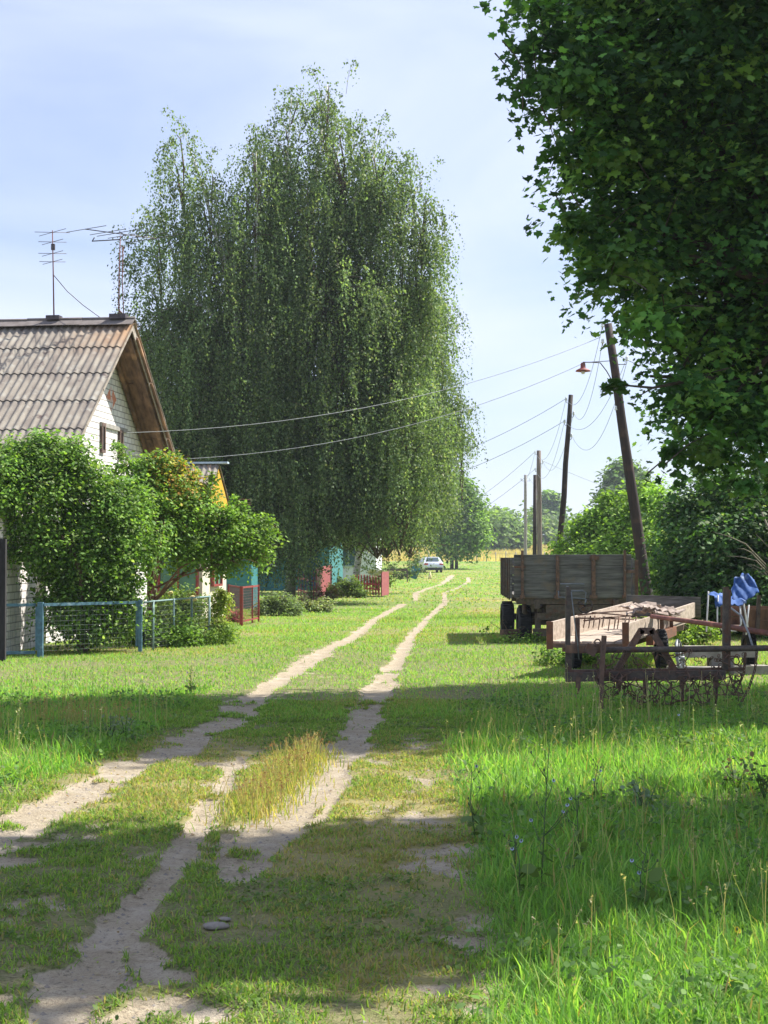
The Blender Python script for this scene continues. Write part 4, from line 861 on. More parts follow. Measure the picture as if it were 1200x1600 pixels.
for x in (xl + .35, xr - .35): ch.box(tX(x, LT / 2) + Vector((0, 0, zb - .12)), (.10, LT, .16))
for l in (.1, LT * .5, LT - .15): ch.box(tX((xl + xr) / 2, l) + Vector((0, 0, zb - .07)), (xr - xl - .1, .12, .10))
for l in (.85, 3.3): ch.box(tX((xl + xr) / 2, l) + Vector((0, 0, .36)), (xr - xl - .25, .12, .12)); ch.box(tX((xl + xr) / 2, l) + Vector((0, 0, .52)), (1.1, .9, .16))
ch.tube([tX(xl + .22, .6) + Vector((0, 0, .70)), tX(xl + .22, .5) + Vector((0, 0, .55)), tX(xl + .35, .9) + Vector((0, 0, .50)), tX(xl + .7, .9) + Vector((0, 0, .50))], .045, 8)
ch.box((P(842, 868, YT).x, YT + .2, .34), (.10, .12, .42)); ch.box((P(868, 868, YT).x, YT + .15, .49), (.66, .12, .12)); ch.box((P(905, 868, YT).x, YT + .3, .62), (1.2, .5, .16))
ch.box((P(850, 868, YT).x, YT + .05, .20), (.40, .10, .14)); ch.build('chassis', m_darkiron, tr)
m_ = MB(); m_.beam((P(783, 868, YT).x, YT - .02, .205), (P(812, 868, YT).x, YT + .3, .205), .08, .09); m_.build('tow_bar', m_rust, tr)
def wheel(parent, c, R, wd_, rim_m=m_darkiron, spokes=False):
    t = MB(); h = wd_ / 2; t.lathe(Vector(c), [(R * .55, -h), (R * .88, -h), (R * .97, -h * .75), (R, -h * .35), (R, h * .35), (R * .97, h * .75), (R * .88, h), (R * .55, h), (R * .55, -h)], 32, 'X')
    for k in range(26):
        a = 2 * math.pi * k / 26; q = Vector(c) + Vector((0, math.cos(a), math.sin(a))) * (R + .004); t.box(q, (wd_ * .8, .035, .02), Matrix.Rotation(a - math.pi / 2, 3, 'X'))
    o = t.build('tyre', m_tyre, parent); r = MB()
    if spokes:
        r.torus(Vector(c) - Vector((0, 0, 0)), R * .6, .02, (1, 0, 0), 24, 6); r.lathe(Vector(c), [(.0, -h), (.05, -h), (.05, h), (0, h)], 12, 'X')
        for k in range(8): a = math.pi * k / 4; r.tube([c, Vector(c) + Vector((0, math.cos(a), math.sin(a))) * R * .6], .011, 5)
    else: r.lathe(Vector(c), [(0, -h * .5), (R * .2, -h * .7), (R * .22, -h * .3), (R * .5, -h * .3), (R * .57, -h * .9), (R * .57, h * .9), (R * .5, h * .3), (0, h * .3)], 24, 'X')
    r.build('rim', rim_m, o); return o
wheel(tr, (P(822, 868, YT + .4).x + .0, YT + .85, .325), .335, .25); wheel(tr, tX(xl + .12, 3.3) + Vector((-.10, 0, .325)), .335, .25)
wheel(tr, (xr - .12, YT + .85, .325), .335, .25); wheel(tr, tX(xr - .12, 3.3) + Vector((-.0, 0, .325)), .335, .25)

# ------------------------------------------------------------------ the low pale wagon
A0 = G(858, 1011); A0.y = 20.2; A0.x = P(858, 868, 20.2).x; A1 = Vector((P(976, 868, 20.0).x, 20.0, 0)); dL = (Vector((P(1087, 868, 25.0).x, 25.0, 0)) - A1).normalized(); LW = 5.2
wg = thing('hay_wagon', 'low pale plank wagon loaded with rods and scrap sheets', 'wagon', (A0 + A1) / 2)
zf = P(900, 1004, 20.1).z; m_ = MB(); n = 7
for k in range(n):
    a = A0.lerp(A1, (k + .5) / n); wdt = (A1 - A0).length / n - .01; m_.beam(a + Vector((0, 0, zf + random.uniform(-.004, .004))), a + dL * LW + Vector((0, 0, zf + .10)), wdt, .03)
m_.build('bed', m_palewood, wg)
for a, nm in ((A0, 0), (A1, 1)):
    m_ = MB(); m_.beam(a + dL * .03 + Vector((0, 0, zf + .12)), a + dL * LW + Vector((0, 0, zf + .26)), .035, .23 if nm else .27, jit=.006); m_.build('side_board', m_palewood, wg)
m_ = MB(); e0, e1 = A0 + dL * LW, A1 + dL * LW; m_.beam(e0 + Vector((-.1, 0, zf + .32)), e1 + Vector((.1, 0, zf + .30)), .04, .34, jit=.01); m_.build('tail_board', m_greywood, wg)
m_ = MB(); m_.beam(A0 + Vector((0, -.03, zf - .04)), A1 + Vector((0, -.03, zf - .04)), .05, .06); 
for s_ in (0, 1): a = A0.lerp(A1, .2 + .6 * s_); m_.beam(a + Vector((0, 0, zf - .08)), a + dL * LW + Vector((0, 0, zf - .02)), .06, .09)
m_.build('frame', m_rust, wg)
for a in (A0, A1): m_ = MB(); m_.box(a + Vector((0, -.045, zf + .09)), (.085, .035, .36)); m_.build('corner_post', m_orange, wg)
for k in (.42, .56): m_ = MB(); q = A1 + dL * LW * k + Vector((.05, -.03, 0)); m_.box(q + Vector((0, 0, zf + .14)), (.05, .05, .34)); m_.build('stake', m_rust, wg)
m_ = MB(); q0 = A1 + dL * 1.35; m_.beam(q0 + Vector((.05, 0, zf - .04)), A1 + dL * 3.1 + Vector((.05, 0, zf + .02)), .10, .13); m_.build('mudguard', m_orange, wg)
wq = A1 + dL * 1.8; wheel(wg, wq + Vector((.12, 0, .27)), .28, .13, m_wire); wq2 = A0 + dL * 1.8; wheel(wg, wq2 + Vector((-.1, 0, .27)), .28, .13)
sw = Vector((P(1062, 868, 20.0).x, 20.0, .26)); o = thing('spoked_wheel', 'pale spoked iron wheel leaning by the wagon tyre', 'wheel', (sw.x, sw.y, 0))
m_ = MB(); m_.torus(sw, .24, .02, (1, -.35, .15), 28, 6); m_.build('rim', m_wire, o); m_ = MB(); qn = Vector((1, -.35, .15)).normalized().to_track_quat('Z', 'Y'); m_.tube([sw - qn @ Vector((0, 0, .06)), sw + qn @ Vector((0, 0, .06))], .03, 8)
for k in range(10): a = math.pi * k / 5; m_.tube([sw, sw + qn @ Vector((math.cos(a) * .24, math.sin(a) * .24, 0))], .008, 5)
m_.build('hub', m_wire, o)
# rods with tines lying on the wagon (a spike harrow), and scrap
hr = thing('spike_harrow', 'rusty spike tooth harrow lying across the pale wagon', 'harrow', (P(930, 868, 21.5).x, 21.5, zf))
def W(px, py, Y): return P(px, py, Y)
m_ = MB(); rr = random.Random(9)
for (x0_, y0_, x1_, y1_) in ((903, 961, 1000, 953), (900, 966, 990, 968), (912, 970, 985, 962), (925, 957, 1010, 966)):
    m_.tube([W(x0_, y0_, 21.2), W((x0_ + x1_) / 2, (y0_ + y1_) / 2 - 1, 21.4), W(x1_, y1_, 21.7)], .012, 6)
m_.build('frame', m_rust, hr)
for k in range(12):
    px = 905 + k * 8 + rr.uniform(-2, 2); m_ = MB(); y_ = 965 + rr.uniform(-3, 2); m_.tube([W(px, y_, 21.3), W(px - 3, y_ + 19 + rr.uniform(-2, 2), 21.25)], [.012, .007], 5); m_.build('tine', m_rust, hr)
sc_ = MB(); m_scrap = mat('broken_fibre_sheet', (.46, .38, .33), (.25, .19, .16), (9, 9, 9), .95, .4)
for k in range(16):
    px = 985 + k * 4.6; Y = 22 + rr.uniform(-.5, .7); c = W(px, 955 + rr.uniform(-4, 4) - 6 * math.exp(-((px - 1000) / 18) ** 2), Y)
    M = Euler((rr.uniform(-.4, .4), rr.uniform(-.4, .4), rr.uniform(0, 3))).to_matrix(); n = 8; V = []
    for i_ in range(n + 1):
        for j_ in (0, 1):
            for kz in (0, 1): V.append(c + M @ Vector(((i_ / n - .5) * rr.uniform(.3, .34), (j_ - .5) * .16, .02 * math.sin(i_ * 2.1) + kz * .012)))
    F = []
    for i_ in range(n):
        b_ = i_ * 4; F += [(b_, b_ + 4, b_ + 6, b_ + 2), (b_ + 1, b_ + 3, b_ + 7, b_ + 5), (b_, b_ + 1, b_ + 5, b_ + 4), (b_ + 2, b_ + 6, b_ + 7, b_ + 3)]
    F += [(0, 2, 3, 1), (n * 4, n * 4 + 1, n * 4 + 3, n * 4 + 2)]; sc_.add(V, F)
o = sc_.build('scrap_heap', m_scrap); props(o, 'heap of broken wavy sheet scraps on the pale wagon', 'scrap', kind='stuff')
m_ = MB(); m_.tube([W(1018, 963, 21.2), W(1110, 975, 19.6), W(1260, 999, 17.4)], [.030, .033, .036], 10); o = m_.build('drawbar', m_rdb := mat('rusty_red_pipe', (.24, .08, .06), (.13, .055, .04), (12, 12, 12), .7, .3, c3=(.40, .17, .12), s3=4)); props(o, 'long rusty red pipe lying from the wagon out past the right edge', 'pipe')

# ------------------------------------------------------------------ the implement rack in front, hung with chain harrow net
Y0 = 16.0
def R_(px, py, dy=0): v = P(px, py, Y0); v.y += dy; return v
rk = thing('harrow_rack', 'rusty iron implement frame with posts and a long top pipe, nearest the camera', 'farm implement', R_(1020, 1105))
def rb(name, a, b, w_, h_, mt=m_rust): m_ = MB(); m_.beam(a, b, w_, h_, jit=.002); return m_.build(name, mt, rk)
rb('post', R_(888, 917), R_(887, 1012), .05, .05, m_darkiron); rb('post', R_(904, 966, .1), R_(904, 1012, .1), .05, .04)
rb('leg', R_(941, 992, -.14), R_(936, 1058, -.15), .05, .035); rb('leg', R_(937, 1056, -.15), R_(935, 1118, -.15), .045, .03)
m_ = MB(); m_.tube([R_(945, 1015, -.05), R_(1060, 1014, -.05), R_(1290, 1011, -.05)], .032, 10); m_.build('top_pipe', m_darkiron, rk)
rb('wooden_block', R_(884, 1014, 0), R_(950, 1014, 0), .07, .085, m_brownboard)
rb('lower_beam', R_(884, 1058), R_(1133, 1054), .08, .095, m_darkiron); rb('brace', R_(890, 1049, .05), R_(1163, 1046, .05), .05, .03)
rb('end_plate', R_(889, 1014, .04), R_(889, 1058, .04), .065, .03, m_darkiron)
rb('post', R_(1134, 917), R_(1133, 1046), .055, .05, m_darkiron); rb('post', R_(1143, 922, .12), R_(1142, 1046, .12), .035, .04)
m_ = MB()
for a, b in ((R_(1004, 984, .05), R_(962, 1052, .05)), (R_(1001, 986, .05), R_(1022, 986, .05)), (R_(1019, 984, .05), R_(1058, 1052, .05))): m_.beam(a, b, .05, .065)
m_.build('bracket_arch', m_rust, rk)
m_ = MB(); m_.box(R_(922, 1015, -.06), (.12, .05, .10), Matrix.Rotation(.5, 3, 'Y')); m_.torus(R_(933, 1003, -.03), .03, .008, (0, 1, .2), 14, 5); m_.build('clamp', m_rust, rk)
for px, y0_, y1_ in ((903, 1062, 1084), (1008, 1062, 1092), (1065, 1060, 1098), (1118, 1058, 1108), (966, 1062, 1085)):
    m_ = MB(); m_.box((R_(px, 1068).x, Y0 - .02, R_(px, 1066).z), (.045, .06, .11)); m_.tube([R_(px, y0_, -.02), R_(px + 1, (y0_ + y1_) / 2, -.03), R_(px - 1, y1_, -.02)], [.017, .014, .010], 6); m_.build('tine', m_rust, rk)
m_ = MB(); m_.tube([R_(892, 925, -.03), R_(896, 965, -.06), R_(901, 1000, -.05), R_(904, 1030, -.04)], .006, 5); m_.build('hanging_cord', m_wire, rk)
# net
nt_ = thing('chain_harrow', 'tangled net of rusty chain links hanging from the rack', 'chain harrow', R_(1050, 1100)); m_ = MB(); rr = random.Random(17)
cols_, rows_ = 22, 7; grid = {}
for i_ in range(cols_):
    for j_ in range(rows_):
        t_ = i_ / (cols_ - 1); sagy = 18 * math.sin(math.pi * min(1, t_ * 1.05)); 
        px = 932 + t_ * 225 + rr.uniform(-5, 5); py = 1022 + j_ * (9.5 + sagy * .17) + 4 * math.sin(i_ * 1.3) + rr.uniform(-3.5, 3.5)
        grid[i_, j_] = R_(px, py, -.10 + rr.uniform(-.07, .07) + .012 * j_ * rr.random())
dens = lambda j_: .30 if j_ < 3 else .92
for (i_, j_), p in grid.items():
    for q in ((i_ + 1, j_), (i_, j_ + 1), (i_ + 1, j_ + 1), (i_ - 1, j_ + 1)):
        if q in grid and rr.random() < dens(j_) * (1 if q[0] == i_ or q[1] == j_ else .5):
            b_ = grid[q]; mid = (p + b_) / 2 + Vector((rr.uniform(-.02, .02), rr.uniform(-.03, .03), rr.uniform(-.025, .01))); m_.tube([p, mid, b_], .0065, 5, cap=False)
    if rr.random() < .55: m_.torus(p, rr.uniform(.014, .026), .0048, (rr.uniform(-1, 1), 1, rr.uniform(-1, 1)), 10, 4)
    if rr.random() < .45 and j_ > 2: d_ = Vector((rr.uniform(-.5, .5), rr.uniform(-.6, .3), rr.uniform(-1, .2))).normalized() * rr.uniform(.05, .10); m_.tube([p, p + d_], [.0065, .003], 5)
m_.build('link_net', m_rust, nt_)
def chain(pts, label, r=.006, link=.032, parent=None):
    m_ = MB(); P_ = [Vector(p) for p in pts]; d_ = [0]
    for a, b in zip(P_, P_[1:]): d_.append(d_[-1] + (b - a).length)
    n = int(d_[-1] / link)
    for k in range(n):
        s_ = (k + .5) * d_[-1] / n; i_ = max(j for j in range(len(d_)) if d_[j] <= s_); i_ = min(i_, len(P_) - 2); u = (s_ - d_[i_]) / (d_[i_ + 1] - d_[i_]); c = P_[i_].lerp(P_[i_ + 1], u); t_ = (P_[i_ + 1] - P_[i_]).normalized()
        s1 = t_.cross(Vector((0, 1, 0))).normalized(); n_ = (s1 + Vector((0, 1, 0)) * .5).normalized() if k % 2 else (Vector((0, 1, 0)) - s1 * .5).normalized(); w_ = n_.cross(t_)
        m_.tube([c + t_ * math.cos(a) * link * .72 + w_ * math.sin(a) * link * .38 for a in [2 * math.pi * j / 10 for j in range(11)]], r, 4, cap=False)
    o = m_.build('hanging_chain', m_rust, parent)
    if not parent: props(o, label, 'chain')
chain([R_(1181, 1016, -.05), R_(1178, 1045, -.05), R_(1168, 1075, -.06), R_(1155, 1098, -.06), R_(1143, 1110, -.06)], 'longer slack chain looped down from the pipe beside the right edge')
chain([R_(1163, 1020, -.05), R_(1161, 1050, -.05), R_(1152, 1072, -.05), R_(1145, 1085, -.05)], 'shorter rusty chain hanging beside the twin iron posts')
m_ = MB(); m_.tube([P(1142, 950, 18.5), P(1158, 962, 17.5), P(1170, 990, 16.6), R_(1176, 1010, 0)], .012, 6); o = m_.build('bent_rod', m_wire); props(o, 'pale bent rod leading from the blue chair down to the pipe', 'rod')
# crank frame with hand wheel behind the left post
ck = thing('hand_wheel', 'small iron hand wheel with a bent pale crank behind the left rack post', 'hand wheel', R_(905, 960, .35))
m_ = MB(); c = R_(920, 948, .3); m_.torus(c, .075, .008, (.25, 1, .1), 24, 6); 
for k in range(5): a = 2 * math.pi * k / 5; m_.tube([c, c + Vector((math.cos(a) * .073, -.01, math.sin(a) * .073))], .006, 5)
m_.build('rim', m_darkiron, ck)
m_ = MB(); m_.tube([R_(879, 913, .2), R_(917, 913, .2)], .008, 6); m_.tube([R_(877, 924, .25), R_(877, 934, .25), R_(920, 937, .28), R_(921, 927, .28), R_(916, 924, .28), R_(890, 925, .28)], .0085, 6); m_.tube([R_(921, 937, .28), c], .010, 6); m_.tube([R_(890, 916, .2), R_(889, 960, .2)], .012, 6)
m_.build('crank', m_wire, ck)

# blue cloth chair, brown box cart, slabs, stub post
ch_ = thing('folding_chair', 'folding chair under crumpled blue cloth, standing by the brown box cart', 'chair', P(1150, 990, 20.6))
def K_(px, py, dy=0): v = P(px, py, 20.6); v.y += dy; return v
m_ = MB(); m_.tube([K_(1122, 930), K_(1121, 955), K_(1121, 975), K_(1128, 984), K_(1150, 986), K_(1158, 975), K_(1156, 945)], .011, 7); m_.tube([K_(1118, 925, .45), K_(1116, 990, .5)], .011, 7); m_.tube([K_(1170, 930, .4), K_(1184, 992, .5)], .011, 7); m_.tube([K_(1170, 945), K_(1166, 992, 0)], .011, 7); m_.build('frame', m_porcelain, ch_)
def cloth(rows, name, mt):
    V = []; m_ = MB(); nr = len(rows); nc = len(rows[0]); sub = 7
    G_ = np.array([[list(v) for v in r] for r in rows]); U = np.linspace(0, nr - 1, (nr - 1) * sub + 1); W_ = np.linspace(0, nc - 1, (nc - 1) * sub + 1); out = []
    for u in U:
        i_ = min(int(u), nr - 2); fu = u - i_
        for v in W_:
            j_ = min(int(v), nc - 2); fv = v - j_; p = (G_[i_, j_] * (1 - fu) * (1 - fv) + G_[i_ + 1, j_] * fu * (1 - fv) + G_[i_, j_ + 1] * (1 - fu) * fv + G_[i_ + 1, j_ + 1] * fu * fv)
            k_ = .022 * math.sin(p[0] * 47 + p[2] * 21) + .014 * math.sin(p[0] * 90 - p[2] * 60); out.append(Vector((p[0], p[1] + k_, p[2] + k_ * .5)))
    a, b = len(U), len(W_); N = len(out); out += [p + Vector((.0, .006, -.006)) for p in out]
    F = [(i_ * b + j_, i_ * b + j_ + 1, (i_ + 1) * b + j_ + 1, (i_ + 1) * b + j_) for i_ in range(a - 1) for j_ in range(b - 1)]
    F += [tuple(N + q for q in f[::-1]) for f in F]
    F += [(j_, N + j_, N + j_ + 1, j_ + 1) for j_ in range(b - 1)] + [((a - 1) * b + j_, (a - 1) * b + j_ + 1, N + (a - 1) * b + j_ + 1, N + (a - 1) * b + j_) for j_ in range(b - 1)]
    m_.add(out, F, True); return m_.build(name, mt, ch_)
m_blue = mat('blue_cloth', (.05, .13, .38), (.03, .08, .26), (5, 5, 5), .8, .3, c3=(.38, .48, .68), s3=5)
cloth([[K_(1152, 922, .35), K_(1158, 905, .4), K_(1168, 898, .4), K_(1180, 896, .4), K_(1188, 906, .35)], [K_(1150, 930, .2), K_(1160, 920, .28), K_(1170, 915, .3), K_(1182, 914, .3), K_(1190, 920, .2)], [K_(1148, 945, .1), K_(1160, 943, .1), K_(1172, 936, .1), K_(1182, 930, .1), K_(1189, 925, .1)]], 'backrest_cloth', m_blue)
cloth([[K_(1114, 928, .35), K_(1124, 926, .4), K_(1138, 928, .4), K_(1150, 932, .4), K_(1164, 932, .3)], [K_(1116, 931, 0), K_(1126, 930, .1), K_(1138, 934, .1), K_(1152, 938, .1), K_(1166, 938, .0)], [K_(1118, 952, -.03), K_(1126, 944, -.03), K_(1138, 944, -.03), K_(1152, 946, -.03), K_(1166, 943, -.03)]], 'seat_cloth', m_blue)
bc = thing('box_cart', 'brown wooden box cart at the right edge below the blue cloth', 'cart', P(1230, 990, 21.5)); Yc = 21.5
for (x0_, x1_, y_, dy) in ((1155, 1300, 0, 0), (1155, 1300, 0, 1.2)):
    m_ = MB(); a = P(x0_, 868, Yc); b_ = P(x1_, 868, Yc); z0_, z1_ = P(0, 987, Yc).z, P(0, 951, Yc).z
    for k in range(2): hh = (z1_ - z0_) / 2; m_.beam(Vector((a.x, Yc + dy, z0_ + hh * (k + .5))), Vector((b_.x, Yc + dy, z0_ + hh * (k + .5))), .03, hh - .008)
    m_.build('side_board', m_brownboard, bc)
m_ = MB(); m_.box((P(1228, 868, Yc).x, Yc + .6, P(0, 984, Yc).z), (P(1300, 868, Yc).x - P(1155, 868, Yc).x - .05, 1.15, .04)); m_.build('bed', m_brownboard, bc)
for px in (1164, 1183): m_ = MB(); m_.beam(P(px, 992, Yc - .05), P(px + (3 if px > 1170 else -3), 930, Yc - .05), .05, .05); m_.build('stake', m_darkiron, bc)
for px in (1185, 1290): wheel(bc, (P(px, 868, Yc).x, Yc + .6, .27), .27, .12)
for k, (px, py, Y, d_, lb) in enumerate(((1125, 993, 21.0, (.95, .4, .14), 'pale concrete slab on the ground below the blue chair'), (1085, 1000, 20.6, (.7, .35, .12), 'concrete slab lying under the stems beside the wagon wheel'), (1170, 1000, 20.8, (.5, .35, .12), 'short broken concrete slab below the red pipe'))):
    c = P(px, py, Y); c.z = max(.06, d_[2] / 2) + (.22 if k == 0 else 0); m_ = MB(); m_.box(c, d_, Matrix.Rotation(.1 * k - .1, 3, 'Z'), .012)
    if k == 0: m_.box(c - Vector((0, 0, .16)), (.3, .3, .2), None, .01)
    o = m_.build('concrete_slab', m_concrete); props(o, lb, 'slab')
c = P(1046, 868, 33); m_ = MB(); m_.beam((c.x, 33, -.2), (c.x - .02, 33, P(0, 909, 33).z), .14, .12, jit=.01); o = m_.build('concrete_post', m_concrete); props(o, 'short pale concrete post beside the foot of the leaning pole', 'post')
m_ = MB(); m_.beam(P(1052, 911, 32.9), P(1068, 917, 32.9), .04, .03); m_.beam(P(1052, 941, 32.5), P(1066, 942, 32.5), .04, .04); o = m_.build('wooden_rail', m_palewood); props(o, 'broken rail sticking out beside the pale concrete post', 'rail')

# ------------------------------------------------------------------ shrubs, hedges and trees
SH = [(.12, .23, .045), (.16, .29, .05), (.22, .36, .065), (.08, .16, .035), (.30, .40, .13)]
def autumn(p, col):      # the turning leaves on the lane side of the leaning shrub
    c = P(285, 745, 28); d = np.sqrt((p[:, 0] - c.x) ** 2 + ((p[:, 2] - c.z) * 1.1) ** 2 + (.5 * (p[:, 1] - 28)) ** 2)
    pr = np.clip(.8 - d / .95, 0, .5); k = rng.random(len(p)) < pr
    y = pick([(.48, .40, .06), (.46, .24, .06), (.42, .42, .07), (.32, .16, .06)], [4, 3, 3, 1], len(p)); return np.where(k[:, None], y * (.8 + .4 * rng.random((len(p), 1))), col)
def gb(px, py, Y=None): g = G(px, py); return (g.x, g.y if Y is None else Y, 0)
BS1 = [mb(px, py, r_, 24.95 + (px - 63) / 156 * 1.25, .38) for px, py, r_ in ((35, 760, 70), (95, 740, 55), (60, 700, 30), (120, 705, 26), (140, 800, 72), (60, 840, 50), (150, 885, 68), (195, 775, 36), (205, 835, 50), (110, 860, 60), (125, 960, 52), (185, 950, 40), (-20, 745, 55), (25, 712, 26), (95, 940, 30))]
broadleaf('garden_shrub', 'big dense dark green shrub behind the blue fence, hiding the house corner', 'shrub', (P(130, 868, 25.5).x, 25.5, 0), P(115, 770, 25.4), BS1, 74000, .062, SH, [4, 4, 3, 3, 1.2], .15, .08, OVAL, .4, .5, .15, 14, m_twig, seed=3, split=.05)
BS2 = [mb(px, py, r_, Y) for px, py, r_, Y in ((225, 735, 24, 27.3), (250, 718, 15, 27.4), (205, 790, 30, 27.2), (185, 700, 10, 27.2), (300, 742, 12, 28), (372, 790, 14, 28.2), (225, 780, 34, 27.4), (262, 755, 32, 27.7), (262, 800, 42, 27.6), (305, 790, 42, 27.9), (345, 830, 38, 28), (385, 830, 32, 28.2), (402, 865, 20, 28.2), (350, 865, 28, 28), (290, 850, 34, 27.8), (320, 765, 16, 28), (195, 725, 17, 27.2), (175, 770, 26, 27.2), (240, 840, 26, 27.5), (330, 748, 8, 28), (280, 725, 14, 27.8), (412, 815, 10, 28.3))]
broadleaf('leaning_shrub', 'many stemmed shrub with yellow and orange leaves leaning over the pale fence', 'shrub', (P(228, 868, 27.6).x, 27.6, 0), P(250, 800, 27.8), BS2, 44000, .06, [(.14, .26, .045), (.19, .33, .055), (.26, .39, .07), (.10, .18, .04)], [3, 4, 3, 2], .14, .045, OVAL, .35, .5, .15, 14, mat('red_brown_stem', (.30, .15, .10), (.16, .08, .05), rough=.8), fade=autumn, seed=5, split=.02)
broadleaf('climbing_plant', 'yellow green climbing plant covering the end of the pale fence', 'vine', gb(342, 996), P(342, 950, 29.6), [mb(342, 945, 17, 29.6), mb(340, 970, 19, 29.5), mb(346, 985, 18, 29.4), mb(335, 995, 16, 29.3), mb(350, 930, 12, 29.6)], 5200, .05, [(.25, .32, .05), (.33, .38, .07), (.17, .27, .05)], [3, 3, 2], .07, .02, OVAL, .4, .4, .6, 4, m_twig, seed=6, split=.05)
broadleaf('rose_bush', 'sprawling rose bush behind the pale fence with a few pale yellow blooms', 'rose bush', gb(285, 992, 30.6), P(285, 925, 30.6), [mb(270, 935, 28, 30.6), mb(305, 945, 26, 30.6), mb(285, 965, 32, 30.5), mb(250, 960, 26, 30.2)], 6500, .055, [(.16, .25, .05), (.12, .20, .045), (.22, .30, .07)], [3, 3, 2], .10, .02, OVAL, .4, .4, .3, 6, m_twig, seed=7, split=.05)
def blooms(name, label, parent, pts, r, c1, c2):
    m_ = MB()
    for p in pts:
        for k in range(7): a = k * 2.4; q = Vector(p) + Vector((math.cos(a), math.sin(a) * .6, .5 * math.sin(a * 1.7))) * r * .55; m_.lathe(q, [(0, -r * .5), (r * .5, -r * .2), (r * .55, r * .15), (r * .2, r * .35), (0, r * .3)], 7)
    return m_.build(name, mat(name + '_petals', c1, c2, (20, 20, 20), .8, 0), parent)
blooms('bloom', '', bpy.data.objects['rose_bush'], [P(300, 933, 30), P(304, 937, 30), P(293, 936, 30.1), P(266, 926, 30.2), P(322, 932, 30)], .05, (.72, .62, .22), (.70, .60, .40))
broadleaf('pink_flower_plant', 'low plant with pink flowers inside the red mesh fence', 'flowering plant', gb(366, 975, 36.4), P(366, 955, 36.4), [mb(366, 962, 12, 36.4), mb(360, 970, 12, 36.4)], 900, .05, [(.14, .22, .05), (.55, .10, .18), (.65, .22, .28)], [3, 3, 2], .06, .012, OVAL, .4, .4, .2, 3, m_twig, seed=8, split=.05)
def weeds(name, label, cat, px, py, w_px, h_px, n, seed, cols=SH, size=.05, wts=None):
    g = G(px, py); Y = g.y
    bl = [mb(px + (k - 1.5) * w_px / 3.2, py - h_px * (.3 + .25 * ((k * 7 + seed) % 3) / 2), max(w_px / 3.6, h_px * .3), Y + .15 * ((k + seed) % 3 - 1)) for k in range(4)]
    return broadleaf(name, label, cat, tuple(g), (g.x, g.y, h_px / 2400 * Y * .6), bl, n, size, cols, wts or [3, 4, 3, 2, 1][:len(cols)], .12, .02, OVAL, .3, .5, .2, 6, m_twig, seed=seed, split=.03)
weeds('weed_clump', 'dark leafy weeds at the foot of the blue gate post beside the lawn', 'weeds', 245, 1010, 90, 50, 5200, 1)
weeds('weed_clump', 'light green weeds under the yellow vine at the fence end', 'weeds', 310, 1008, 80, 32, 3500, 2, [(.17, .28, .05), (.22, .33, .06), (.12, .21, .04)])
weeds('nettle_clump', 'nettles in the shade between the red wire fence and the birch foot', 'nettles', 436, 962, 50, 44, 4500, 3, [(.13, .19, .08), (.17, .24, .09), (.21, .27, .12)], .06)
weeds('nettle_clump', 'grey green nettles in front of the first red picket fence', 'nettles', 485, 957, 45, 28, 3000, 4, [(.17, .23, .10), (.22, .28, .11), (.30, .31, .16)], .06)
weeds('reddish_weed_clump', 'tall reddish seed weeds against the faded red board panel', 'weeds', 508, 944, 30, 34, 1800, 5, [(.24, .20, .09), (.18, .22, .08), (.28, .16, .09)], .06)
weeds('fern_bush', 'bushy green plant between the two red picket fences', 'bush', 542, 934, 46, 34, 4200, 6, [(.14, .22, .045), (.18, .27, .05), (.09, .15, .04)], .08)
hy = broadleaf('hydrangea', 'hydrangea with pale yellow flower heads over the red picket fence', 'hydrangea', gb(592, 926), P(592, 905, 66), [mb(592, 900, 14, 66), mb(584, 908, 12, 66), mb(602, 908, 10, 66)], 1500, .09, [(.22, .30, .06), (.28, .34, .08)], [1, 1], .14, .02, OVAL, .4, .4, .2, 4, m_twig, seed=9, split=.05)
blooms('flower_head', '', hy, [P(580 + 7 * k, 893 + (k * 5) % 9, 65.4) for k in range(5)] + [P(584 + 8 * k, 903 + (k * 3) % 6, 65.3) for k in range(3)], .17, (.72, .70, .30), (.62, .62, .26))
weeds('roadside_bush', 'light green bush just left of the silver car', 'bush', 655, 893, 22, 30, 1800, 10, [(.18, .29, .05), (.24, .34, .07)], .14)
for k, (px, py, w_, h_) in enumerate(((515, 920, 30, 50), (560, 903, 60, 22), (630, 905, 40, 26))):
    weeds('lane_bush', ['bush squeezed between the teal house and the picket panel', 'dark bush low behind the second picket fence', 'shaded bush under the farthest birch twigs'][k], 'bush', px, py, w_, h_, 2200, 30 + k, [(.07, .12, .04), (.10, .16, .05)], .10)

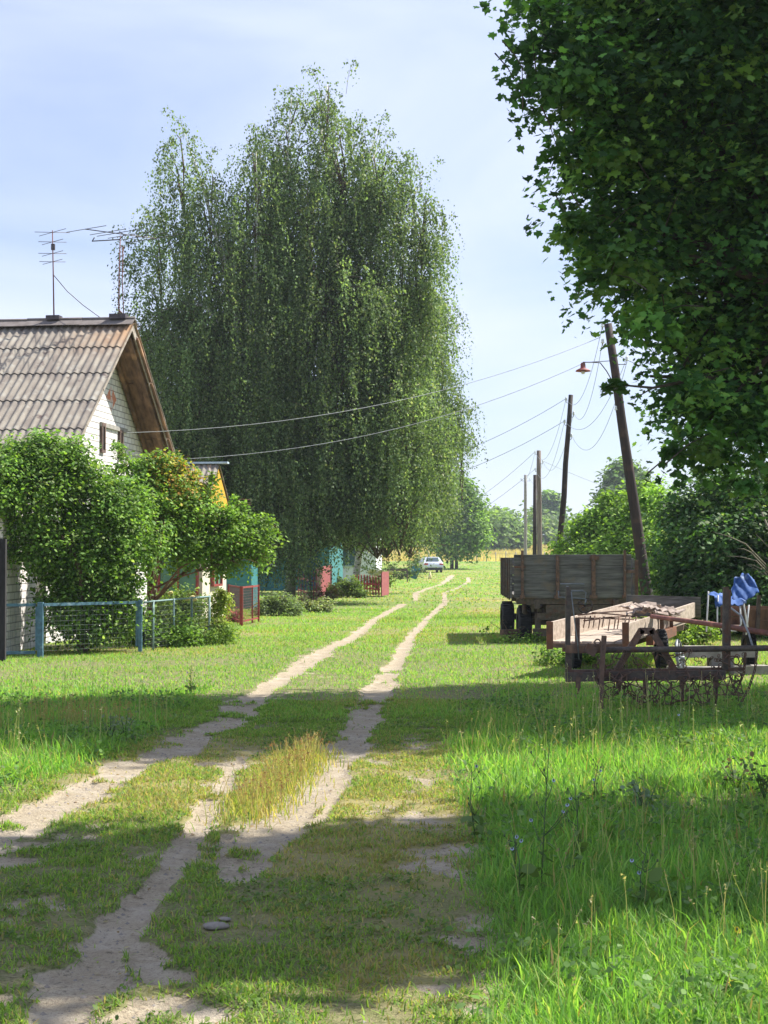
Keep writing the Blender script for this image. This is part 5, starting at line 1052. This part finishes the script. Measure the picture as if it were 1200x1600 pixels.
# hedge on the right: sunlit part beyond, shaded part nearer, both put into the leaf colours
H1 = [mb(900, 850, 28, 52), mb(925, 828, 32, 52), mb(960, 815, 40, 52), mb(1000, 805, 44, 51), mb(1040, 800, 45, 50), mb(930, 880, 40, 51), mb(980, 870, 50, 50), mb(1030, 870, 55, 49), mb(905, 890, 25, 51), mb(950, 905, 38, 50), mb(1010, 915, 40, 49), mb(975, 780, 18, 52), mb(1015, 775, 22, 52)]
broadleaf('hazel_thicket', 'sunlit bright green thicket behind the trailer and leaning pole', 'bush', (P(970, 868, 52).x, 51.5, 0), P(970, 830, 51.5), H1, 42000, .135, [(.19, .33, .05), (.25, .42, .06), (.31, .48, .08), (.12, .22, .04)], [4, 4, 2, 2], .30, .08, OVAL, .4, .5, .2, 14, bark, seed=12, split=.05)
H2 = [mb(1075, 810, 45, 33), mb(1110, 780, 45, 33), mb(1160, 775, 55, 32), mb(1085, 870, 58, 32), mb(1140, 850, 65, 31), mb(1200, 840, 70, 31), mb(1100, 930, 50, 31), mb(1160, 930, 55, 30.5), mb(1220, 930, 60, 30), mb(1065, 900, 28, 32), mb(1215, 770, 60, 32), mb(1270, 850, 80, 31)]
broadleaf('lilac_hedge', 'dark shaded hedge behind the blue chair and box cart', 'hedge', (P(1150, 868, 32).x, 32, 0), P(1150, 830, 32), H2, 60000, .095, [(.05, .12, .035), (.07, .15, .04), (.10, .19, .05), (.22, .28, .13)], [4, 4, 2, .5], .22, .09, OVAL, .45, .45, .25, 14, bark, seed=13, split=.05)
weeds('ash_sapling', 'bright green sapling leaves standing beside the wagon wheel', 'sapling', 1085, 1006, 44, 44, 2600, 14, [(.20, .32, .05), (.27, .38, .07), (.14, .24, .04)], .06)
weeds('weed_clump', 'dark grass and weeds in the shade under the pale wagon bed', 'weeds', 890, 1038, 70, 26, 2600, 15, SH, .05)
weeds('weed_clump', 'low weeds growing round the grey trailer front tyre', 'weeds', 800, 1005, 70, 12, 1500, 16, SH, .05)
m_ = MB(); rr = random.Random(31)
for k in range(9):
    a = P(1165 + k * 8, 850 + (k * 13) % 60, 29.6); b_ = a + Vector((rr.uniform(-.7, -.1), rr.uniform(-.2, .2), rr.uniform(.0, .6))); m_.tube([a + Vector((.5, .1, -.5)), a, a.lerp(b_, .5) + Vector((0, 0, .03)), b_], [.018, .013, .008, .003], 6)
m_.tube([P(1290, 1000, 30), P(1240, 930, 29.8), P(1215, 860, 29.6), P(1190, 800, 29.6)], [.05, .045, .035, .015], 7)
o = m_.build('dead_shrub', mat('dead_wood', (.22, .20, .14), (.12, .11, .08), (9, 9, 9), .9, .3)); props(o, 'bare dry shrub branches sticking out of the dark hedge near the right edge', 'dead shrub')

# trees out in the fields
FAR = [(.14, .25, .06), (.18, .31, .07), (.10, .18, .05), (.24, .36, .09)]
R1 = [mb(716, 780, 32, 158), mb(700, 820, 30, 158), mb(732, 825, 26, 157), mb(690, 795, 20, 159), mb(740, 795, 14, 158), mb(715, 756, 16, 158), mb(694, 840, 17, 158), mb(738, 838, 13, 158), mb(715, 838, 22, 157)]
for px in (706,): broadleaf('round_tree', 'dark rounded tree on twin trunks beyond the silver car', 'tree', (P(706, 868, 158).x, 158, height(0, 158)), P(712, 800, 158), R1, 36000, .32, FAR, [3, 3, 3, 2], .7, .17, OVAL, .4, .5, .2, 8, bark, seed=41)
m_ = MB(); b_ = P(713, 868, 157.5); b_.z = float(height(0, 157.5)) - .3; m_.tube([b_, P(714, 840, 157.5)], [.17, .14], 8); m_.build('trunk', bark, bpy.data.objects['round_tree'])
HZ = []
broadleaf('field_tree', 'hazy bluish tree standing above the thicket right of the bare poles', 'tree', (P(978, 868, 215).x, 215, 1.2), P(978, 760, 215), [mb(978, 750, 26, 215), mb(958, 768, 20, 215), mb(1002, 765, 22, 215), mb(985, 790, 30, 215), mb(955, 795, 16, 215), mb(1010, 795, 20, 215), mb(978, 735, 13, 215)], 12000, .62, FAR, [3, 3, 3, 2], 1.1, .35, OVAL, .4, .5, .2, 8, bark, seed=42)
broadleaf('field_tree', 'small distant tree rising between the double pole and the bare pole', 'tree', (P(861, 868, 330).x, 330, 3.0), P(861, 790, 330), [mb(861, 783, 13, 330), mb(855, 795, 9, 330), mb(869, 795, 10, 330), mb(862, 806, 12, 330)], 4500, .9, FAR, [3, 3, 3, 2], 1.3, .35, OVAL, .4, .5, .2, 6, bark, seed=43)
# far off wood edge: one mass right across the fields
n = 64; bl = []
for k in range(n):
    px = -900 + k * 48 + random.uniform(-14, 14); Y = 318 + random.uniform(-14, 30); hpx = 52 + 22 * float(fnoise(np.array([px * .01]), np.array([3.0]), .7, 5)[0]) + random.uniform(-6, 8); 
    if 870 < px < 960: hpx -= 14
    c = P(px, 868 - hpx * .45 - 14, Y); s_ = Y / 2400; bl.append((c.x, c.y, c.z, 30 * s_, 6, (hpx * .55) * s_))
    c = P(px + 20, 868 - hpx * .8 - 5, Y + 6); bl.append((c.x, c.y, c.z, 17 * s_, 5, (hpx * .28) * s_))
p, tone, o = blobpts(bl, 150000, .4, 1.5, 4000); p[:, 2] = np.maximum(p[:, 2], 2.2)
col = pick([(.16, .27, .06), (.21, .33, .07), (.12, .20, .055), (.26, .36, .09)], [3, 3, 3, 2], len(p)) * tone[:, None]
props(leaves('treeline', p, 1.0, OVAL, col, None, up=.5, outv=o * .6), kind='stuff')
for k, (px, py, hh) in enumerate(((762, 838, 48), (792, 840, 50), (900, 840, 34), (884, 846, 26), (930, 836, 40))):
    Y = 262 + k * 5; bl = [mb(px, py - hh * .3, hh * .45, Y), mb(px - hh * .35, py, hh * .35, Y), mb(px + hh * .35, py - 3, hh * .38, Y), mb(px + 3, py + 6, hh * .4, Y)]
    broadleaf('field_bush', ['pale bush at the field edge just right of the round tree', 'bush at the field edge left of the concrete pole', 'low pale bush behind the bare dark pole', 'little bush between the double pole and the bare pole', 'bush behind the thicket top, left of the hazy tree'][k], 'bush', (P(px, 868, Y).x, Y, float(height(0, Y))), P(px, py - 10, Y), bl, 4200, .75, [(.15, .25, .06), (.19, .29, .07), (.11, .19, .05)], [3, 3, 2], 1.2, .12, OVAL, .4, .5, .2, 4, bark, seed=60 + k, split=.05)

# field fence of stakes with wires
ff = thing('stake_fence', 'row of thin stakes with wire along the dry field edge', 'fence', (P(760, 868, 192).x, 192, .8)); m_stake = mat('grey_stake', (.40, .36, .28), (.28, .25, .2), rough=.9)
for k, px in enumerate(range(640, 1000, 15)):
    Y = 192 + (k % 3) * .4; b_ = P(px, 868, Y); z0_ = float(height(b_.x, Y)); m_ = MB(); m_.tube([(b_.x, Y, z0_ - .2), (b_.x + random.uniform(-.1, .1), Y, z0_ + 1.25 + random.uniform(-.1, .15))], .06, 6); m_.build('stake', m_stake, ff)
for z in (.5, 1.0): m_ = MB(); m_.tube([(P(640, 868, 192).x, 192, .82 + z), (P(1000, 868, 192).x, 192.4, .82 + z)], .012, 4); m_.build('strand', m_wire, ff)

# the silver car parked at the far end
cx, cyy = P(678, 868, 141).x, 141.0; cz = float(height(cx, cyy)); car = thing('parked_car', 'silver saloon car seen from behind at the far end of the lane', 'car', (cx, cyy, cz), math.radians(6))
prof = [(0, .32), (.02, .62), (.06, .88), (.32, .97), (.62, 1.01), (1.15, 1.36), (1.55, 1.44), (2.35, 1.43), (2.75, 1.33), (3.35, .98), (4.2, .84), (4.5, .62), (4.55, .34), (4.2, .22), (.35, .22)]
m_ = MB(); secs = []
def body_sec(f, zs):   # half width factor f
    return [Vector((f, y, z)) for y, z in prof]
for f in (-.90, -.86, -.5, 0, .5, .86, .90):
    row = []
    for y, z in prof:
        up_ = max(0, z - .92) / .52; shrink = 1 - .26 * up_; inset = .06 * (abs(f) > .87); row.append(Vector((f * shrink, y + (.10 * (abs(f) / .9) ** 3 if y < .2 else (-.25 * (abs(f) / .9) ** 3 if y > 4.1 else 0)), z - inset * .3 + (0.02 * (1 - abs(f)) if z > 1.3 else 0))))
    secs.append(row)
V = [v for r in secs for v in r]; n = len(prof); F = [(i * n + k, i * n + (k + 1) % n, (i + 1) * n + (k + 1) % n, (i + 1) * n + k) for i in range(6) for k in range(n)]
m_.add(V, F, True); m_.f += [tuple(range(n)), tuple(6 * n + k for k in range(n - 1, -1, -1))]; m_.sm += [False, False]
m_silver, _, b_ = newmat('silver_paint'); b_.inputs['Base Color'].default_value = (.62, .65, .68, 1); b_.inputs['Metallic'].default_value = .45; b_.inputs['Roughness'].default_value = .3
body = m_.build('body', m_silver, car, True)
m_ = MB(); m_.add([(-.60, .66, 1.05), (.60, .66, 1.05), (.52, 1.12, 1.36), (-.52, 1.12, 1.36)], [(0, 1, 2, 3)]); m_.v = [v + Vector((0, -.03, .035)) for v in m_.v]; m_.build('rear_window', m_glass, car, True)
m_ = MB(); m_.add([(.86, 1.0, 1.0), (.86, 3.2, 1.0), (.75, 2.5, 1.34), (.73, 1.4, 1.36)], [(0, 1, 2, 3)]); m_.v = [v + Vector((.02, 0, .02)) for v in m_.v]; m_.build('side_window', m_glass, car, True)
m_ = MB(); m_.add([(-.86, 1.0, 1.0), (-.86, 3.2, 1.0), (-.75, 2.5, 1.34), (-.73, 1.4, 1.36)], [(3, 2, 1, 0)]); m_.v = [v + Vector((-.02, 0, .02)) for v in m_.v]; m_.build('side_window', m_glass, car, True)
m_taill = mat('tail_light', (.55, .03, .03), (.45, .02, .02), rough=.25, bump=0)
for s_ in (-1, 1): m_ = MB(); m_.box((s_ * .70, .10, .80), (.34, .10, .14)); m_.build('tail_light', m_taill, car, True)
m_ = MB(); m_.box((0, .0, .36), (1.6, .12, .2)); m_.build('bumper', m_tyre, car, True); m_ = MB(); m_.box((0, .015, .70), (.52, .04, .12)); m_.build('number_plate', m_porcelain, car, True)
for x in (-.78, .78):
    for y in (.85, 3.6):
        t_ = MB(); t_.lathe((x, y, .32), [(.18, -.1), (.32, -.09), (.33, 0), (.32, .09), (.18, .1), (.18, -.1)], 24, 'X'); w_ = t_.build('tyre', m_tyre, car, True); t_ = MB(); t_.lathe((x, y, .32), [(0, -.07), (.19, -.08), (.19, .08), (0, .07)], 16, 'X'); t_.build('rim', m_wire, w_, True)
for s_ in (-1, 1): m_ = MB(); m_.box((s_ * .98, 2.85, 1.0), (.16, .10, .12)); m_.build('mirror', m_silver, car, True)
# small things by the far birch
bt = G(648, 905); o = thing('teal_board_gate', 'teal board panel leaning beside the shaded bench', 'gate', bt)
m_ = MB(); q = P(644, 886, bt.y); m_.beam(bt + Vector((-.15, 0, .05)), P(651, 886, bt.y), .55, .05, (0, 1, 0)); m_.build('panel', m_teal, o); m_ = MB(); m_.beam(bt + Vector((-.4, .1, 0)), P(640, 886, bt.y), .06, .06); m_.build('frame', m_darkiron, o)
bt = G(622, 910); o = thing('garden_bench', 'dark wooden bench in the birch shade near the teal board', 'bench', bt)
for sx in (-.55, .55):
    m_ = MB(); m_.beam(bt + Vector((sx, 0, 0)), bt + Vector((sx, 0, .45)), .07, .07); m_.beam(bt + Vector((sx, .35, 0)), bt + Vector((sx, .42, .85)), .07, .07); m_.build('leg', m_darkiron, o)
m_ = MB()
for k in range(3): m_.box(bt + Vector((0, .05 + k * .13, .47)), (1.3, .11, .035))
m_.build('seat', m_darkiron, o); m_ = MB(); m_.box(bt + Vector((0, .42, .75)), (1.3, .03, .14)); m_.build('backrest', m_darkiron, o)
bt = G(672, 905); m_ = MB(); m_.tube([bt, bt + Vector((0, 0, .25)), bt + Vector((0, 0, .5))], [.14, .09, .03], 10); o = m_.build('marker_post', mat('pale_yellow_paint', (.7, .62, .35), (.6, .52, .28))); props(o, 'short pale yellow marker post on the grass behind the car', 'marker')

# ------------------------------------------------------------------ plants and stones in the foreground
m_stone = mat('grey_stone', (.27, .24, .205), (.17, .15, .13), (25, 25, 25), .9, .5)
for k, (px, py, r_, lb) in enumerate(((336, 1451, .042, 'flat grey stone bedded in the turf between the wheel tracks'), (352, 1440, .022, 'smaller stone touching the flat grey stone'))):
    g = G(px, py); m_ = MB(); bm = bmesh = None
    prof = [(0, 1), (.55, .85), (.9, .5), (1, .1), (.95, -.3), (0, -.5)]; m_.lathe((g.x, g.y, .01), [(r_ * a, r_ * .42 * b_) for a, b_ in prof[::-1]], 16)
    m_.v = [Vector((g.x + (v.x - g.x) * 1.35 + .2 * r_ * math.sin(v.y * 60), v.y + .15 * r_ * math.sin(v.x * 70), v.z)) for v in m_.v]; o = m_.build('stone', m_stone); props(o, lb, 'stone')
n = 7000; x, y = wedge(n * 3, 4, 15); k_ = rng.random(len(x)) < dirt(x, y) * .8 + .03; x, y = x[k_][:n], y[k_][:n]; z = full_height(x, y); r_ = .002 + .009 * rng.random(len(x)) ** 4
T = np.array([(1, 0, 0), (0, 1, 0), (-1, 0, 0), (0, -1, 0), (0, 0, .8), (.6, .6, .3)]); V = np.stack([x, y, z], 1)[:, None, :] + T[None] * (r_ * 1.3)[:, None, None]
F = np.array([(0, 1, 4), (1, 2, 4), (2, 3, 4), (3, 0, 4)]); FF = (np.arange(len(x))[:, None, None] * 6 + F[None]).reshape(-1, 3); o = npmesh('gravel', V.reshape(-1, 3), FF, m_stone); props(o, kind='stuff')
# broad leaves of plantain, clover and dandelion in the turf
def rosettes(name, n, y0, y1, cond, hmax, size, cols, tilt=.6):
    x, y = wedge(n * 6, y0, y1, .33, .4); k_ = rng.random(len(x)) < cond(x, y); x, y = x[k_][:n], y[k_][:n]; z = full_height(x, y); m = 7
    p = np.repeat(np.stack([x, y, z + .008], 1), m, 0) + rng.normal(0, .02, (len(x) * m, 3)) * np.array([1, 1, 0]); p[:, 2] += rng.random(len(p)) ** 2 * hmax
    col = pick(cols, [1] * len(cols), len(p)) * (.8 + .4 * rng.random((len(p), 1))); props(leaves(name, p, size, OVAL, col, None, up=.9, hang=-tilt * .4), kind='stuff')
rosettes('turf_leaves', 2600, 4, 15, lambda x, y: (1 - lush(x, y)) * (1 - dirt(x, y)) ** 2 * (1 - dry(x, y)) * sstep(.45, .65, fnoise(x, y, .6, 90)) * 1.0, .02, .022, [(.09, .16, .04), (.12, .20, .045), (.15, .23, .06), (.20, .24, .09)])
rosettes('meadow_leaves', 2400, 4, 17, lambda x, y: lush(x, y) * sstep(.45, .62, fnoise(x, y, .7, 91)), .12, .038, [(.10, .20, .04), (.14, .26, .05), (.09, .17, .045), (.17, .27, .09)])
# thin flowering stalks
def stalks(name, x, y, h, col, head, hcol, hs, r=.0022, lean=.12, kind='stuff'):
    m_ = []; n = len(x); z = full_height(x, y); a = rng.random(n) * 6.28; V = []; tin = []
    dx, dy = np.cos(a) * lean * h * rng.random(n), np.sin(a) * lean * h * rng.random(n)
    for k in range(n):
        p0 = np.array([x[k], y[k], z[k]]); p1 = p0 + [dx[k] * .4, dy[k] * .4, h[k] * .55]; p2 = p0 + [dx[k], dy[k], h[k]]; w_ = np.array([r, 0, 0])
        V += [p0 - w_, p0 + w_, p1 - w_, p1 + w_, p1 - w_, p0 + w_, p1 - w_, p1 + w_, p2 + w_ * .6, p1 - w_, p2 + w_ * .6, p2 - w_ * .6]; tin += [col[k]] * 12
        V[-12:-6] = [p0 - w_, p0 + w_, p1 - w_, p1 - w_, p0 + w_, p1 + w_]
        for q in range(head):
            f = 1 - .35 * q / head; c = p1 + (p2 - p1) * (f * 1.0) + rng.normal(0, hs * .5, 3); d1 = rng.normal(0, hs, 3); d2 = rng.normal(0, hs, 3); V += [c, c + d1, c + d2]; tin += [hcol[k]] * 3
    V = np.array(V); F = np.arange(len(V)).reshape(-1, 3); return props(npmesh(name, V, F, BLADE, tint=np.array(tin)), kind=kind)
n = 210; x, y = wedge(9000, 9, 19, .31, .2); k_ = rng.random(len(x)) < lush(x, y) * np.where((y > 12.3) & (y < 16.5), 1, .12) * sstep(.4, .55, fnoise(x, y, .8, 93)); x, y = x[k_][:n], y[k_][:n]; n = len(x)
stalks('meadow_stalks', x, y, .22 + .26 * rng.random(n), pick([(.34, .34, .16), (.26, .32, .12), (.42, .38, .22)], [1, 1, 1], n), 5, pick([(.50, .46, .30), (.40, .42, .22), (.56, .54, .42)], [1, 1, 1], n), .009, .0028)
c0, c1 = G(385, 1275), G(492, 1172); t_ = rng.random(420); wq_ = rng.normal(0, .085, 420) * (1.1 - .4 * t_); x = c0.x + (c1.x - c0.x) * t_ + wq_; y = c0.y + (c1.y - c0.y) * t_ + rng.normal(0, .15, 420)
stalks('dry_sorrel_stalks', x, y, .09 + .13 * rng.random(420), pick([(.30, .22, .12), (.40, .34, .17), (.28, .32, .11)], [2, 2, 2], 420), 7, pick([(.24, .12, .07), (.36, .24, .12), (.38, .34, .18)], [3, 2, 2], 420), .006, .0020, .5)
x2 = c0.x + (c1.x - c0.x) * rng.random(2600) + rng.normal(0, .17, 2600); t_ = (x2 - c0.x) / (c1.x - c0.x); y2 = c0.y + (c1.y - c0.y) * rng.random(2600) + rng.normal(0, .15, 2600); tt = rng.random(2600); x2 = c0.x + (c1.x - c0.x) * tt + rng.normal(0, .12, 2600); y2 = c0.y + (c1.y - c0.y) * tt + rng.normal(0, .2, 2600)
blades('dry_tuft_grass', x2, y2, .04 + .08 * rng.random(2600), .005 + .003 * rng.random(2600), pick([(.30, .33, .08), (.20, .27, .06), (.46, .38, .12)], [2, 2, 2], 2600), lean=.5)
sx_, sy_ = G(118, 1135).x, G(118, 1135).y; n = 160; stalks('red_sorrel', sx_ + rng.normal(0, .35, n), sy_ + rng.normal(0, .3, n), .14 + .14 * rng.random(n), pick([(.30, .22, .10), (.24, .28, .09)], [1, 1], n), 5, pick([(.36, .18, .10), (.42, .30, .14)], [1, 1], n), .008)
m_stem = mat('green_stem', (.10, .15, .05), (.06, .10, .04), rough=.8, bump=0); m_petal = mat('blue_petals', (.34, .38, .60), (.42, .45, .62), rough=.7, bump=0); m_yel = mat('yellow_petals', (.75, .55, .03), (.65, .45, .02), rough=.7, bump=0)
def chicory(px, py, top, seed, label, petal=m_petal, nf=4, fr=.011):
    g = G(px, py); rr = random.Random(seed); h = (py - top) / 2400 * g.y; t = thing('chicory_plant' if petal is m_petal else 'dandelion_plant', label, 'wildflower', tuple(g)); m_ = MB(); tip = g + Vector((rr.uniform(-.05, .05), rr.uniform(-.03, .03), h)); fl = []
    m_.tube([g, g.lerp(tip, .5) + Vector((rr.uniform(-.02, .02), 0, 0)), tip], [.0042, .0032, .0016], 5)
    for k in range(7):
        f = rr.uniform(.3, .9); s_ = g.lerp(tip, f); e = s_ + Vector((rr.uniform(-1, 1), rr.uniform(-.6, .6), rr.uniform(.6, 1.4))).normalized() * h * rr.uniform(.12, .32) * (1.2 - f * .6); m_.tube([s_, s_.lerp(e, .5) + Vector((0, 0, -.01)), e], [.0026, .002, .0012], 4); fl.append(e)
        m_.lathe(e, [(0, -.008), (.005, -.003), (.004, .006), (0, .009)], 6)
    m_.build('stem', m_stem, t); rr.shuffle(fl)
    for e in fl[:nf]:
        f_ = MB(); q = Vector((rr.uniform(-.6, .6), -1, rr.uniform(.1, 1))).normalized().to_track_quat('Z', 'Y'); V = [e + q @ Vector((0, 0, .002))]
        for k in range(20): a = math.pi * k / 10; V.append(e + q @ Vector((math.cos(a), math.sin(a), .25)) * fr * (1 if k % 2 else .62))
        f_.add(V, [(0, k + 1, (k + 1) % 20 + 1) for k in range(20)]); f_.build('flower', petal, t)
    lp_ = np.array([list(g.lerp(tip, f)) for f in np.linspace(.02, .35, 14)]) + rng.normal(0, .012, (14, 3)); leaves('leaf', lp_, .07, OVAL, pick([(.10, .17, .05), (.13, .20, .06)], [1, 1], 14), t, up=.3)
for k, (px, py, tp_, lb, nf) in enumerate(((845, 1395, 1165, 'tallest chicory stalk standing in the shaded meadow', 3), (743, 1312, 1195, 'chicory with few leaves at the meadow edge beside the bare turf', 1), (812, 1400, 1290, 'short chicory just left of the tallest stalk, blue flower low', 3), (905, 1345, 1225, 'slender chicory right of the tallest stalk', 2), (1000, 1420, 1320, 'chicory deep in the shaded meadow with two pale flowers', 2), (1065, 1190, 1105, 'chicory in front of the hanging chain harrow', 1), (300, 1085, 1040, 'thin chicory on the left lawn near the first wheel track', 1), (928, 1260, 1190, 'small chicory between shade edge and sunlit meadow', 2))):
    chicory(px, py, tp_, 70 + k, lb, nf=nf)
for k, (px, py, tp_, lb) in enumerate(((890, 1480, 1462, 'yellow flowers in the meadow where sun meets shade'), (1165, 1470, 1452, 'yellow flower near the bottom right sunlit grass'), (1150, 1560, 1535, 'yellow flower nearest the lower right corner'))): chicory(px, py, tp_, 90 + k, lb, m_yel, 3, .014)
def burdock(px, py, hpx, label, seed, cols, size, n=60):
    g = G(px, py); h = hpx / 2400 * g.y; t = thing('leafy_weed', label, 'weed', tuple(g)); rr = random.Random(seed); m_ = MB(); pts = []
    for k in range(5):
        e = g + Vector((rr.uniform(-.4, .4) * h, rr.uniform(-.3, .3) * h, h * rr.uniform(.6, 1))); m_.tube([g, g.lerp(e, .5) + Vector((0, 0, .02)), e], [.005, .004, .002], 5); pts += [list(g.lerp(e, rr.uniform(.25, 1))) for _ in range(n // 5)]
    m_.build('stem', m_stem, t); p = np.array(pts) + rng.normal(0, .03, (len(pts), 3)); leaves('leaf', p, size, OVAL, pick(cols, [1] * len(cols), len(p)), t, up=.5, hang=.2)
burdock(1010, 1275, 60, 'pale leaved weed at the edge of the second shade band', 1, [(.22, .30, .20), (.16, .24, .12)], .06, 50)
burdock(1150, 1240, 60, 'dark branching weed in the sunlit meadow near the right edge', 2, [(.06, .11, .04), (.09, .14, .05), (.18, .12, .07)], .035, 90)
burdock(1195, 1250, 62, 'second dark branching weed right at the right edge', 3, [(.06, .11, .04), (.09, .14, .05)], .035, 90)
burdock(172, 1160, 48, 'grey green thistle at the edge of the left meadow', 4, [(.22, .27, .18), (.17, .22, .12)], .035, 70)
burdock(195, 1150, 40, 'smaller grey green thistle nearer the wheel track', 5, [(.22, .27, .18), (.17, .22, .12)], .03, 50)

# ------------------------------------------------------------------ the air: a box of thin even haze round everything
hm = bpy.data.materials.new('haze'); hm.use_nodes = True; ht = hm.node_tree; ht.nodes.clear()
pv = ht.nodes.new('ShaderNodeVolumePrincipled'); pv.inputs['Color'].default_value = (.80, .88, 1.0, 1); pv.inputs['Density'].default_value = 0.00036; pv.inputs['Anisotropy'].default_value = .2
ho = ht.nodes.new('ShaderNodeOutputMaterial'); ht.links.new(pv.outputs[0], ho.inputs['Volume'])
m_ = MB(); m_.box((0, 700, 19), (2600, 1700, 44)); o = m_.build('haze', hm); props(o, kind='stuff')

n = 700; x, y = wedge(8000, 5, 16, .31, .2); k_ = rng.random(len(x)) < lush(x, y) * sstep(.35, .6, fnoise(x, y, 1.1, 95)); x, y = x[k_][:n], y[k_][:n]; n = len(x)
stalks('seeding_grass', x, y, .16 + .2 * rng.random(n), pick([(.42, .38, .18), (.30, .34, .12), (.36, .30, .16)], [1, 2, 1], n), 6, pick([(.46, .40, .22), (.38, .36, .20), (.30, .24, .16)], [1, 1, 1], n), .006, .0014, .55)

x, y = wedge(1500, 4, 15); k_ = rng.random(len(x)) < (1 - lush(x, y)); x, y = x[k_], y[k_]; z = full_height(x, y) + .006
props(leaves('fallen_leaves', np.stack([x, y, z], 1), .022, OVAL, pick([(.30, .21, .11), (.22, .15, .08), (.40, .34, .18)], [1, 1, 1], len(x)), None, up=1.5), kind='stuff')
